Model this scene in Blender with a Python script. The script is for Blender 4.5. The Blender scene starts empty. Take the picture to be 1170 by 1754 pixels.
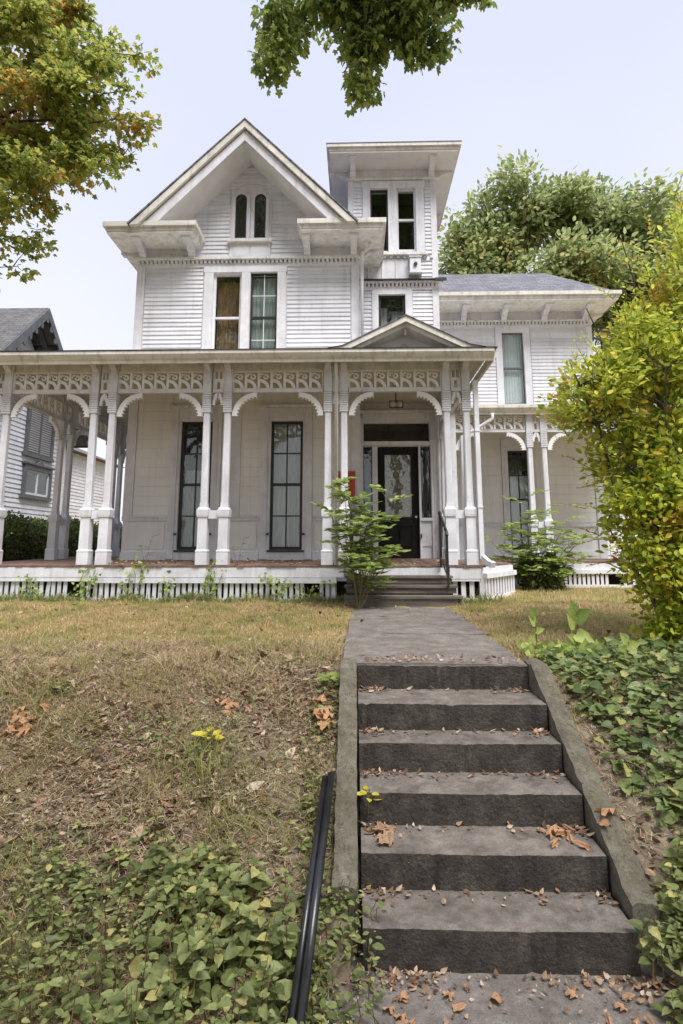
import bpy, math, random
import numpy as np
from mathutils import Vector, Matrix
R = math.radians
random.seed(7); rng = np.random.default_rng(7)
scn = bpy.context.scene
COL = scn.collection

# ------------------------------------------------------------------ camera
cam = bpy.data.cameras.new('camera'); camo = bpy.data.objects.new('camera', cam); COL.objects.link(camo)
camo.location = (0, 0, .925); camo.rotation_euler = (R(99.65), 0, R(1.5))
cam.sensor_fit = 'HORIZONTAL'; cam.sensor_width = 36; cam.lens = 30.77; cam.shift_y = -.0915
cam.clip_start = .05; cam.clip_end = 2000
scn.camera = camo
# ------------------------------------------------------------------ sky and sun (bright overcast)
SUN_EL, SUN_AZ = 60, 148            # azimuth clockwise from +Y: behind the camera
w = bpy.data.worlds.new('World'); scn.world = w; w.use_nodes = True
nt = w.node_tree; nt.nodes.clear()
sky = nt.nodes.new('ShaderNodeTexSky'); sky.sky_type = 'NISHITA'; sky.sun_disc = False
sky.sun_elevation = R(SUN_EL); sky.sun_rotation = R(SUN_AZ); sky.dust_density = 3
mixc = nt.nodes.new('ShaderNodeMix'); mixc.data_type = 'RGBA'; mixc.inputs[0].default_value = .9
tcw = nt.nodes.new('ShaderNodeTexCoord'); cl = nt.nodes.new('ShaderNodeTexNoise'); cl.inputs['Scale'].default_value = 2.2; cl.inputs['Detail'].default_value = 4
nt.links.new(tcw.outputs['Generated'], cl.inputs['Vector'])
sep = nt.nodes.new('ShaderNodeSeparateXYZ'); nt.links.new(tcw.outputs['Generated'], sep.inputs[0])
mad = nt.nodes.new('ShaderNodeMath'); mad.operation = 'MULTIPLY_ADD'; nt.links.new(cl.outputs['Fac'], mad.inputs[0]); mad.inputs[1].default_value = .5; nt.links.new(sep.outputs['Z'], mad.inputs[2])
clr = nt.nodes.new('ShaderNodeValToRGB'); nt.links.new(mad.outputs[0], clr.inputs['Fac'])
clr.color_ramp.elements[0].position = .34; clr.color_ramp.elements[0].color = (.965, .965, .985, 1)
clr.color_ramp.elements[1].position = .95; clr.color_ramp.elements[1].color = (.755, .79, .97, 1)
sc10 = nt.nodes.new('ShaderNodeVectorMath'); sc10.operation = 'SCALE'; sc10.inputs['Scale'].default_value = 5.3
nt.links.new(clr.outputs['Color'], sc10.inputs[0])
nt.links.new(sky.outputs['Color'], mixc.inputs[6]); nt.links.new(sc10.outputs[0], mixc.inputs[7])
bg = nt.nodes.new('ShaderNodeBackground'); bg.inputs['Strength'].default_value = .11
out = nt.nodes.new('ShaderNodeOutputWorld')
nt.links.new(mixc.outputs[2], bg.inputs['Color']); nt.links.new(bg.outputs['Background'], out.inputs['Surface'])
sl = bpy.data.lights.new('sun', 'SUN'); sl.energy = 3.0; sl.angle = R(32); sl.color = (1, .975, .95)
so = bpy.data.objects.new('sun', sl); COL.objects.link(so)
az, el = R(SUN_AZ), R(SUN_EL)
to_sun = Vector((math.sin(az)*math.cos(el), math.cos(az)*math.cos(el), math.sin(el)))
so.rotation_euler = to_sun.to_track_quat('Z', 'Y').to_euler(); so.location = to_sun*40
scn.view_settings.view_transform = 'Standard'; scn.view_settings.look = 'None'
scn.view_settings.gamma = 1; scn.view_settings.use_curve_mapping = False; scn.view_settings.exposure = .93
scn.cycles.max_bounces = 8; scn.cycles.transparent_max_bounces = 12

# ------------------------------------------------------------------ materials
def newmat(name):
    m = bpy.data.materials.new(name); m.use_nodes = True; t = m.node_tree; t.nodes.clear()
    o = t.nodes.new('ShaderNodeOutputMaterial'); return m, t, o
def node(t, typ, **kw):
    n = t.nodes.new(typ)
    for k, v in kw.items():
        if hasattr(n, k): setattr(n, k, v)
        else: n.inputs[k].default_value = v
    return n
def noise(t, scale, detail=5, vec=None, rough=.6):
    n = node(t, 'ShaderNodeTexNoise'); n.inputs['Scale'].default_value = scale; n.inputs['Detail'].default_value = detail; n.inputs['Roughness'].default_value = rough
    if vec is not None: t.links.new(vec, n.inputs['Vector'])
    return n
def ramp(t, fac, stops):
    r = node(t, 'ShaderNodeValToRGB'); e = r.color_ramp.elements
    while len(e) < len(stops): e.new(.5)
    for i, (p, c) in enumerate(stops): e[i].position = p; e[i].color = (*c, 1) if len(c) == 3 else c
    t.links.new(fac, r.inputs['Fac']); return r
def mixrgb(t, a, b, fac, mode='MIX'):
    n = node(t, 'ShaderNodeMix', data_type='RGBA', blend_type=mode)
    for s, v in ((6, a), (7, b), (0, fac)):
        if hasattr(v, 'is_output') or hasattr(v, 'links'): t.links.new(v, n.inputs[s])
        else: n.inputs[s].default_value = (*v, 1) if isinstance(v, tuple) else v
    return n.outputs[2]
def worldpos(t):
    g = node(t, 'ShaderNodeNewGeometry'); return g.outputs['Position']
def mapped(t, vec, scale):
    m = node(t, 'ShaderNodeMapping'); m.inputs['Scale'].default_value = scale; t.links.new(vec, m.inputs['Vector']); return m.outputs['Vector']
def surf(name, c1, c2, scale=3, rough=.7, bump=.1, bscale=60, streak=None, spots=None, island=0., spec=.4, stretch=(1, 1, 1), grain=0., gscale=140):
    """weathered surface: two tones by noise, optional vertical streak colour, chips and per-piece variation"""
    m, t, o = newmat(name); p = node(t, 'ShaderNodeBsdfPrincipled'); p.inputs['Roughness'].default_value = rough
    p.inputs['Specular IOR Level'].default_value = spec
    pos = worldpos(t); v = mapped(t, pos, stretch)
    col = ramp(t, noise(t, scale, 7, v).outputs['Fac'], [(.32, c1), (.68, c2)]).outputs['Color']
    if streak:
        sc, amt = streak
        s = ramp(t, noise(t, 1, 6, mapped(t, pos, (9, 9, .7))).outputs['Fac'], [(.5, (0, 0, 0)), (.75, (amt, amt, amt))])
        col = mixrgb(t, col, sc, s.outputs['Color'])
    if spots:
        sc, lo, ss = spots
        s = ramp(t, noise(t, ss, 8, pos, .75).outputs['Fac'], [(lo, (0, 0, 0)), (lo+.05, (.85, .85, .85))])
        col = mixrgb(t, col, sc, s.outputs['Color'])
    if grain:
        gr = ramp(t, noise(t, gscale, 6, pos, .8).outputs['Fac'], [(.34, (1-grain,)*3), (.66, (1+grain*.7,)*3)]); col = mixrgb(t, col, gr.outputs['Color'], 1., 'MULTIPLY')
        g2 = ramp(t, noise(t, gscale*.12, 8, pos, .8).outputs['Fac'], [(.36, (1-grain*.8,)*3), (.62, (1+grain*.4,)*3)]); col = mixrgb(t, col, g2.outputs['Color'], 1., 'MULTIPLY')
    if island:
        oi = node(t, 'ShaderNodeObjectInfo'); mm = node(t, 'ShaderNodeMapRange'); mm.inputs[3].default_value = 1-island; mm.inputs[4].default_value = 1+island*.5
        t.links.new(oi.outputs['Random'], mm.inputs[0])
        hs = node(t, 'ShaderNodeHueSaturation'); t.links.new(mm.outputs[0], hs.inputs['Value']); t.links.new(col, hs.inputs['Color']); col = hs.outputs['Color']
    t.links.new(col, p.inputs['Base Color'])
    if bump:
        b = node(t, 'ShaderNodeBump'); b.inputs['Strength'].default_value = bump; b.inputs['Distance'].default_value = .01
        t.links.new(noise(t, bscale, 6, pos).outputs['Fac'], b.inputs['Height']); t.links.new(b.outputs['Normal'], p.inputs['Normal'])
    t.links.new(p.outputs[0], o.inputs['Surface']); return m
def leafmat(name, stops, patch=None, pscale=1.2, trans=.35, rough=.5):
    """leaf colours: each leaf its own tone; patches of the second ramp by position"""
    m, t, o = newmat(name); g = node(t, 'ShaderNodeNewGeometry')
    rnd = g.outputs['Random Per Island']
    col = ramp(t, rnd, stops).outputs['Color']
    if patch:
        c2 = ramp(t, rnd, patch[0]).outputs['Color']
        n = noise(t, pscale, 3, g.outputs['Position'])
        ad = node(t, 'ShaderNodeMath', operation='MULTIPLY_ADD'); t.links.new(rnd, ad.inputs[0]); ad.inputs[1].default_value = .16; t.links.new(n.outputs['Fac'], ad.inputs[2])
        f = ramp(t, ad.outputs[0], [(patch[1], (0, 0, 0)), (patch[1]+.08, (1, 1, 1))])
        col = mixrgb(t, col, c2, f.outputs['Color'])
    mo = ramp(t, noise(t, 55, 4, g.outputs['Position']).outputs['Fac'], [(.3, (.72, .74, .70)), (.7, (1.22, 1.2, 1.25))]); col = mixrgb(t, col, mo.outputs['Color'], 1., 'MULTIPLY')
    p = node(t, 'ShaderNodeBsdfPrincipled'); p.inputs['Roughness'].default_value = rough; p.inputs['Specular IOR Level'].default_value = .35
    tr = node(t, 'ShaderNodeBsdfTranslucent'); mx = node(t, 'ShaderNodeMixShader'); mx.inputs[0].default_value = trans
    t.links.new(col, p.inputs['Base Color'])
    gm = node(t, 'ShaderNodeGamma'); gm.inputs[1].default_value = .75; t.links.new(col, gm.inputs[0]); t.links.new(gm.outputs[0], tr.inputs['Color'])
    t.links.new(p.outputs[0], mx.inputs[1]); t.links.new(tr.outputs[0], mx.inputs[2]); t.links.new(mx.outputs[0], o.inputs['Surface'])
    return m
def glassmat():
    m, t, o = newmat('window_glass')
    tr = node(t, 'ShaderNodeBsdfTransparent'); tr.inputs['Color'].default_value = (.92, .94, .93, 1)
    gl = node(t, 'ShaderNodeBsdfGlossy'); gl.inputs['Roughness'].default_value = .015; gl.inputs['Color'].default_value = (.95, .97, 1, 1)
    b = node(t, 'ShaderNodeBump'); b.inputs['Strength'].default_value = .12; b.inputs['Distance'].default_value = .02
    t.links.new(noise(t, 3.5, 2, worldpos(t)).outputs['Fac'], b.inputs['Height']); t.links.new(b.outputs['Normal'], gl.inputs['Normal'])
    lw = node(t, 'ShaderNodeLayerWeight'); lw.inputs['Blend'].default_value = .5
    pw = node(t, 'ShaderNodeMath', operation='POWER'); t.links.new(lw.outputs['Facing'], pw.inputs[0]); pw.inputs[1].default_value = 5
    fr = node(t, 'ShaderNodeMath', operation='MULTIPLY_ADD'); t.links.new(pw.outputs[0], fr.inputs[0]); fr.inputs[1].default_value = .9; fr.inputs[2].default_value = .055
    mx = node(t, 'ShaderNodeMixShader'); t.links.new(fr.outputs[0], mx.inputs[0]); t.links.new(tr.outputs[0], mx.inputs[1]); t.links.new(gl.outputs[0], mx.inputs[2])
    t.links.new(mx.outputs[0], o.inputs['Surface']); return m
def plainmat(name, c, rough=.6, metallic=0, spec=.5):
    m, t, o = newmat(name); p = node(t, 'ShaderNodeBsdfPrincipled'); p.inputs['Base Color'].default_value = (*c, 1)
    p.inputs['Roughness'].default_value = rough; p.inputs['Metallic'].default_value = metallic; p.inputs['Specular IOR Level'].default_value = spec
    t.links.new(p.outputs[0], o.inputs['Surface']); return m
def shinglemat(name, c1, c2):
    m, t, o = newmat(name); p = node(t, 'ShaderNodeBsdfPrincipled'); p.inputs['Roughness'].default_value = .9
    pos = worldpos(t); mp = node(t, 'ShaderNodeMapping'); t.links.new(pos, mp.inputs['Vector'])
    mp.inputs['Rotation'].default_value = (R(-35), 0, 0)
    br = node(t, 'ShaderNodeTexBrick'); br.inputs['Scale'].default_value = 1; br.inputs['Brick Width'].default_value = .28; br.inputs['Row Height'].default_value = .14
    br.inputs['Mortar Size'].default_value = .008; br.inputs['Color1'].default_value = (*c1, 1); br.inputs['Color2'].default_value = (*c2, 1)
    br.inputs['Mortar'].default_value = (c1[0]*.4, c1[1]*.4, c1[2]*.4, 1); t.links.new(mp.outputs[0], br.inputs['Vector'])
    n = ramp(t, noise(t, 7, 8, pos, .8).outputs['Fac'], [(.3, (.6, .6, .6)), (.7, (1.25, 1.25, 1.25))])
    t.links.new(mixrgb(t, br.outputs['Color'], n.outputs['Color'], 1., 'MULTIPLY'), p.inputs['Base Color'])
    t.links.new(p.outputs[0], o.inputs['Surface']); return m

GRIME = (.33, .30, .25)
M = {}
M['paint'] = surf('white_paint', (.585, .585, .625), (.74, .74, .785), 2.2, .6, .08, 40, (GRIME, .42), ((.30, .27, .235), .645, 13), grain=.09, gscale=60)
M['clap'] = surf('clapboard_paint', (.595, .60, .65), (.735, .74, .79), 3.5, .6, .06, 50, (GRIME, .32), ((.42, .39, .35), .68, 9), island=.10, stretch=(.4, 1, 1.5))
M['trim'] = surf('worn_trim_paint', (.60, .585, .57), (.79, .785, .78), 4, .65, .12, 60, ((.24, .21, .17), .5), ((.22, .19, .15), .61, 15), grain=.1, gscale=60)
M['porchwall'] = surf('porch_wall_paint', (.69, .685, .67), (.78, .775, .765), 1.6, .6, .05, 30, (GRIME, .25))
M['fret'] = surf('fretwork_paint', (.70, .69, .69), (.80, .79, .79), 4, .6, .1, 60, None, ((.35, .31, .26), .68, 15))
M['ceil'] = surf('porch_ceiling_paint', (.42, .40, .34), (.54, .51, .45), 2, .7, .05, 30, None, ((.3, .26, .2), .66, 6))
M['soffit'] = surf('soffit_paint', (.58, .57, .57), (.70, .69, .70), 2.5, .7, .05, 30, None, ((.33, .30, .26), .68, 5))
M['gutter'] = surf('stained_gutter', (.52, .49, .44), (.72, .70, .66), 3, .5, .05, 40, ((.2, .17, .12), .55), ((.2, .17, .13), .64, 10), stretch=(.5, 1, 2))
M['black'] = surf('black_sash_paint', (.012, .013, .016), (.03, .03, .033), 8, .45, .05, 60)
M['iron'] = surf('black_iron', (.012, .012, .013), (.028, .027, .027), 20, .4, .1, 90)
M['pipe'] = surf('black_pipe_paint', (.008, .008, .01), (.02, .02, .022), 9, .28, .06, 50, None, ((.10, .075, .05), .72, 22), spec=.6)
M['dark'] = plainmat('dark_interior', (.012, .012, .013), .9)
M['glass'] = glassmat()
M['shade'] = surf('pale_blue_shade', (.62, .68, .74), (.74, .78, .82), 2, .8, 0)
M['sheer'] = surf('grey_green_sheer', (.20, .24, .23), (.40, .44, .43), 5, .9, 0, stretch=(6, 1, .6))
M['sheer2'] = surf('pale_sheer', (.34, .36, .36), (.56, .58, .57), 5, .9, 0, stretch=(7, 1, .5))
M['amber'] = surf('amber_curtain', (.07, .042, .022), (.25, .15, .07), 4, .9, 0, stretch=(5, 1, .7))
M['lace'] = surf('lace_curtain', (.10, .085, .06), (.42, .38, .30), 26, .9, 0)
M['door'] = surf('dark_door', (.006, .005, .005), (.013, .010, .009), 6, .55, .06, 40, stretch=(1, 1, .3), spec=.2)
M['floor'] = surf('porch_floorboard', (.12, .075, .055), (.24, .15, .11), 5, .75, .2, 50, None, ((.3, .26, .22), .62, 12), island=.25, stretch=(3, .5, 1))
M['tread'] = surf('weathered_step_wood', (.085, .07, .058), (.20, .17, .145), 5, .8, .35, 40, None, ((.05, .04, .035), .6, 9), island=.2, stretch=(.4, 3, 3))
M['shingle'] = shinglemat('grey_asphalt_shingle', (.12, .12, .14), (.21, .21, .235))
M['shingle2'] = shinglemat('brown_grey_shingle', (.10, .095, .10), (.15, .145, .145))
M['redsign'] = surf('red_notice', (.42, .045, .03), (.52, .07, .05), 6, .5, 0)
M['grey'] = surf('grey_metal', (.3, .3, .3), (.42, .42, .42), 9, .5, .05)
M['steel'] = surf('dark_grey_trim', (.075, .08, .09), (.13, .135, .145), 5, .6, .1)
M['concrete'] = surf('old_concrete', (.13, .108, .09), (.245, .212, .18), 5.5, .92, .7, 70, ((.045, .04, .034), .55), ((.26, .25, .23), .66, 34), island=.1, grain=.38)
M['riser'] = surf('dark_riser_concrete', (.046, .038, .032), (.10, .084, .071), 7, .95, 1.2, 45, ((.016, .014, .012), .7), ((.13, .12, .108), .66, 26), grain=.5, gscale=110)
M['cheek'] = surf('mossy_concrete', (.105, .09, .062), (.19, .17, .128), 6, .95, .8, 70, None, ((.085, .08, .035), .55, 24), grain=.4)
M['walk'] = surf('walk_concrete', (.135, .115, .098), (.245, .215, .19), 4, .92, .6, 70, None, ((.30, .28, .25), .66, 30), grain=.38)
M['bark'] = surf('bark', (.035, .027, .02), (.11, .09, .07), 9, .9, .6, 30, stretch=(1, 1, .25))
M['stem'] = surf('green_stem', (.09, .10, .03), (.17, .12, .05), 12, .7, 0)
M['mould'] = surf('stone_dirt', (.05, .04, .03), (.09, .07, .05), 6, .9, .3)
# leaves
G1 = [(0, (.035, .075, .012)), (.4, (.075, .13, .022)), (.75, (.12, .17, .03)), (1, (.20, .22, .05))]
YO = [(0, (.20, .12, .015)), (.35, (.34, .20, .02)), (.7, (.42, .26, .03)), (1, (.28, .13, .025))]
M['leaf_left'] = leafmat('maple_leaf_turning', [(0, (.12, .17, .028)), (.5, (.28, .33, .05)), (1, (.50, .48, .08))], ([(0, (.36, .20, .035)), (.5, (.54, .36, .06)), (1, (.44, .27, .06))], .665), .8, .58)
M['leaf_top'] = leafmat('maple_leaf_green', [(0, (.09, .15, .03)), (.5, (.20, .27, .05)), (1, (.38, .43, .09))], None, 1, .58)
M['leaf_back'] = leafmat('far_tree_leaf', [(0, (.15, .21, .07)), (.5, (.29, .355, .125)), (1, (.48, .52, .20))], ([(0, (.28, .27, .09)), (1, (.44, .39, .12))], .68), .3, .5)
M['leaf_right'] = leafmat('yellowing_leaf', [(0, (.17, .25, .028)), (.35, (.36, .44, .045)), (.75, (.60, .62, .06)), (1, (.72, .68, .09))], ([(0, (.50, .36, .03)), (.5, (.66, .47, .04)), (.8, (.48, .24, .05)), (1, (.70, .56, .07))], .655), 1.5, .58)
M['leaf_fresh'] = leafmat('fresh_leaf', [(0, (.15, .23, .045)), (.5, (.30, .40, .09)), (1, (.46, .54, .15))], None, 1, .45)
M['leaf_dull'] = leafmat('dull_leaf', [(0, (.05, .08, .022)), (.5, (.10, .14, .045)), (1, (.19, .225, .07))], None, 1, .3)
M['leaf_ivy'] = leafmat('creeper_leaf', [(0, (.07, .105, .034)), (.5, (.15, .20, .065)), (.9, (.25, .29, .10)), (1, (.42, .39, .13))], None, 1, .3, .42)
M['leaf_weed'] = leafmat('weed_leaf', [(0, (.10, .125, .04)), (.5, (.215, .25, .085)), (.88, (.34, .37, .14)), (1, (.54, .47, .17))], None, 1, .38, .45)
M['leaf_hedge'] = leafmat('hedge_leaf', [(0, (.045, .075, .018)), (.6, (.10, .145, .032)), (1, (.21, .235, .06))], None, 1, .3)
M['leaf_yellow'] = leafmat('bright_yellow_leaf', [(0, (.5, .42, .02)), (1, (.62, .55, .06))], None, 1, .3)
M['leaf_dead'] = leafmat('dead_leaf', [(0, (.10, .055, .033)), (.3, (.22, .125, .07)), (.6, (.36, .225, .135)), (.85, (.47, .34, .23)), (1, (.56, .46, .35))], None, 1, .12, .7)
M['leaf_orange'] = leafmat('orange_fallen_leaf', [(0, (.34, .15, .06)), (.5, (.44, .235, .115)), (1, (.50, .32, .19))], None, 1, .12, .65)
M['straw'] = leafmat('straw', [(0, (.13, .09, .055)), (.3, (.25, .18, .11)), (.7, (.43, .33, .21)), (1, (.58, .49, .36))], None, 1, .1, .8)
M['grass'] = leafmat('dry_grass', [(0, (.32, .23, .12)), (.35, (.52, .39, .19)), (.7, (.66, .52, .28)), (1, (.76, .63, .40))], ([(0, (.22, .235, .08)), (1, (.48, .465, .18))], .57), 1.3, .45, .7)
M['grass_bank'] = leafmat('bank_grass', [(0, (.24, .18, .085)), (.3, (.38, .29, .145)), (.65, (.54, .42, .235)), (1, (.68, .56, .36))], ([(0, (.18, .20, .055)), (1, (.46, .45, .15))], .57), .9, .35, .7)
def groundmat():
    m, t, o = newmat('lawn_soil'); p = node(t, 'ShaderNodeBsdfPrincipled'); p.inputs['Roughness'].default_value = .95; p.inputs['Specular IOR Level'].default_value = .15
    pos = worldpos(t)
    soil = ramp(t, noise(t, 14, 9, pos, .75).outputs['Fac'], [(.3, (.11, .085, .06)), (.5, (.235, .185, .13)), (.7, (.37, .30, .22))]).outputs['Color']
    turf = ramp(t, noise(t, 9, 9, pos, .75).outputs['Fac'], [(.3, (.18, .14, .055)), (.5, (.32, .245, .10)), (.7, (.42, .33, .16))]).outputs['Color']
    sp = node(t, 'ShaderNodeSeparateXYZ'); t.links.new(pos, sp.inputs[0])
    ad = node(t, 'ShaderNodeMath', operation='MULTIPLY_ADD'); t.links.new(noise(t, 1.1, 4, pos).outputs['Fac'], ad.inputs[0]); ad.inputs[1].default_value = 2.6; t.links.new(sp.outputs['Y'], ad.inputs[2])
    mr = node(t, 'ShaderNodeMapRange'); mr.inputs[1].default_value = 6.2; mr.inputs[2].default_value = 8.0; t.links.new(ad.outputs[0], mr.inputs[0])
    t.links.new(mixrgb(t, soil, turf, mr.outputs[0]), p.inputs['Base Color'])
    b = node(t, 'ShaderNodeBump'); b.inputs['Strength'].default_value = .8; b.inputs['Distance'].default_value = .03
    t.links.new(noise(t, 35, 8, pos, .7).outputs['Fac'], b.inputs['Height']); t.links.new(b.outputs['Normal'], p.inputs['Normal'])
    t.links.new(p.outputs[0], o.inputs['Surface']); return m
M['ground'] = groundmat()

# ------------------------------------------------------------------ mesh helpers
class MB:
    def __init__(s): s.v = []; s.f = []
    def add(s, vs, fs):
        b = len(s.v); s.v += [tuple(p) for p in vs]; s.f += [tuple(i+b for i in f) for f in fs]; return s
    def box(s, x0, x1, y0, y1, z0, z1):
        return s.add([(x0,y0,z0),(x1,y0,z0),(x1,y1,z0),(x0,y1,z0),(x0,y0,z1),(x1,y0,z1),(x1,y1,z1),(x0,y1,z1)],
              [(3,2,1,0),(4,5,6,7),(0,1,5,4),(1,2,6,5),(2,3,7,6),(3,0,4,7)])
    def prism(s, poly, a, b, ax):
        def P(u, v, t): return {'xz': (u, t, v), 'yz': (t, u, v), 'xy': (u, v, t)}[ax]
        n = len(poly)
        return s.add([P(u, v, a) for u, v in poly]+[P(u, v, b) for u, v in poly],
              [tuple(range(n)), tuple(range(2*n-1, n-1, -1))]+[(i, i+n, (i+1) % n+n, (i+1) % n) for i in range(n)])
    def tube(s, pts, rad, n=6, cap=True):
        pts = [Vector(p) for p in pts]
        if not hasattr(rad, '__len__'): rad = [rad]*len(pts)
        rings = []; u = None
        for i, p in enumerate(pts):
            d = (pts[min(i+1, len(pts)-1)]-pts[max(i-1, 0)])
            d = d.normalized() if d.length > 1e-9 else Vector((0, 0, 1))
            if u is None: u = d.orthogonal().normalized()
            u = (u-d*u.dot(d)); u = u.normalized() if u.length > 1e-6 else d.orthogonal().normalized()
            w_ = d.cross(u)
            rings.append([p+(u*math.cos(2*math.pi*k/n)+w_*math.sin(2*math.pi*k/n))*rad[i] for k in range(n)])
        vs = [q for r_ in rings for q in r_]; fs = []
        for i in range(len(pts)-1):
            for k in range(n): fs.append((i*n+k, i*n+(k+1) % n, (i+1)*n+(k+1) % n, (i+1)*n+k))
        if cap: fs += [tuple(range(n-1, -1, -1)), tuple(range(len(vs)-n, len(vs)))]
        return s.add(vs, fs)
    def bar(s, p, q, w_, h):
        p, q = Vector(p), Vector(q); d = (q-p).normalized(); up = Vector((0, 0, 1)) if abs(d.z) < .9 else Vector((0, 1, 0))
        sd = d.cross(up).normalized()*w_/2; u = sd.cross(d).normalized()*h/2
        return s.add([p-sd-u, p+sd-u, p+sd+u, p-sd+u, q-sd-u, q+sd-u, q+sd+u, q-sd+u],
              [(3,2,1,0),(4,5,6,7),(0,1,5,4),(1,2,6,5),(2,3,7,6),(3,0,4,7)])
    def mesh(s, name, mat):
        me = bpy.data.meshes.new(name); me.from_pydata(s.v, [], s.f); me.materials.append(M[mat] if isinstance(mat, str) else mat)
        import bmesh
        bm = bmesh.new(); bm.from_mesh(me); bmesh.ops.recalc_face_normals(bm, faces=bm.faces); bm.to_mesh(me); bm.free()
        return me
    def build(s, name, mat, parent=None): return link(name, s.mesh(name, mat), parent)
def link(name, me, parent=None, loc=None, rot=None, scale=None):
    o = bpy.data.objects.new(name, me); COL.objects.link(o)
    if parent is not None: o.parent = parent
    if loc is not None: o.location = loc
    if rot is not None: o.rotation_euler = rot
    if scale is not None: o.scale = scale
    return o
def empty(name, loc=(0, 0, 0)):
    o = bpy.data.objects.new(name, None); o.empty_display_size = .2; COL.objects.link(o); o.location = loc; return o
def tag(o, label=None, cat=None, group=None, kind=None):
    if label: o['label'] = label
    if cat: o['category'] = cat
    if group: o['group'] = group
    if kind: o['kind'] = kind
    return o
def smooth(o):
    o.data.polygons.foreach_set('use_smooth', [True]*len(o.data.polygons)); return o
def bevel(o, wdt=.008, seg=2):
    m = o.modifiers.new('bevel', 'BEVEL'); m.width = wdt; m.segments = seg; m.limit_method = 'ANGLE'; return o
_unit = {}
def bx(name, mat, parent, x0, x1, y0, y1, z0, z1):
    """box part sharing one unit mesh per material"""
    if mat not in _unit: _unit[mat] = MB().box(0, 1, 0, 1, 0, 1).mesh('unit_'+mat, mat)
    return link(name, _unit[mat], parent, (x0, y0, z0), None, (x1-x0, y1-y0, z1-z0))
def raw_mesh(name, V, F, mat):
    """V (n,3), F (m,k) numpy arrays -> mesh"""
    me = bpy.data.meshes.new(name); m_, k = F.shape
    me.vertices.add(len(V)); me.vertices.foreach_set('co', np.ascontiguousarray(V, np.float32).ravel())
    me.loops.add(m_*k); me.loops.foreach_set('vertex_index', np.ascontiguousarray(F, np.int32).ravel())
    me.polygons.add(m_); me.polygons.foreach_set('loop_start', np.arange(0, m_*k, k, dtype=np.int32))
    me.update(calc_edges=True); me.polygons.foreach_set('use_smooth', [False]*m_); me.materials.append(M[mat] if isinstance(mat, str) else mat); return me

# ------------------------------------------------------------------ ground shape
def gz(x, y):
    """height of the lawn and bank"""
    x = np.asarray(x, float); y = np.asarray(y, float)
    wdt = .22
    t = (4.95-y)/wdt
    sp = np.where(t > 30, t, np.log1p(np.exp(np.clip(t, -30, 30))))*wdt
    fall = .53*sp
    fall = 1.14-np.log1p(np.exp((1.14-fall)/.07))*.07
    z = -.05-fall+.016*np.clip(y-4.9, 0, 4.5)+.05*np.clip((y-6.5)/2.5, 0, 1)
    z = z+.12*np.clip((x-1.6)/1.6, 0, 1)*np.clip((5.6-y)/1.5, 0, 1)
    n = .018*np.sin(x*5.1+1.3*np.sin(y*3.7))*np.cos(y*4.3+.7*np.sin(x*2.9))+.012*np.sin(x*11.3+y*7.7)*np.sin(y*13.1-x*4.9)
    near = np.clip(1.2-np.abs(x)/30, 0, 1)*np.clip((16-y)/5, 0, 1)*np.clip((y+3)/3, 0, 1)
    return z+n*near
def gzf(x, y): return float(gz(x, y))
def axis(pts):
    o = []
    for a, b, st in pts: o += list(np.arange(a, b-1e-6, st))
    return np.array(o+[pts[-1][1]])
xs = axis([(-600, -100, 100), (-100, -30, 14), (-30, -8, 2), (-8, -.12, .085), (-.12, 1.5, .06), (1.5, 7, .085), (7, 30, 2), (30, 100, 14), (100, 600, 100)])
ys = axis([(-300, -60, 60), (-60, -8, 8), (-8, 2, .5), (2, 6, .07), (6, 10.5, .15), (10.5, 20, 1), (20, 60, 8), (60, 200, 35), (200, 900, 140)])
GX, GY = np.meshgrid(xs, ys); GZ = gz(GX, GY)
GZ = np.where((GX > np.where(GY < 3.45, -.01, -.09)) & (GX < 1.47) & (GY < 5.0) & (GY > 3.05), GZ-.35, GZ)
GZ = np.where((GX > -.05) & (GX < 1.38) & (GY >= 4.9) & (GY < 8.95), GZ-.08, GZ)
GZ = np.where((GX > -.35) & (GX < 1.75) & (GY <= 3.1) & (GY > -1), GZ-.08, GZ)
ny, nx = GX.shape
idx = np.arange(ny*nx).reshape(ny, nx)
F = np.stack([idx[:-1, :-1], idx[:-1, 1:], idx[1:, 1:], idx[1:, :-1]], -1).reshape(-1, 4)
ground = smooth(link('ground', raw_mesh('ground', np.stack([GX, GY, GZ], -1).reshape(-1, 3), F, 'ground')))
tag(ground, 'sloping front lawn with bank of dry grass and bare soil', 'ground', kind='structure')

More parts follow.
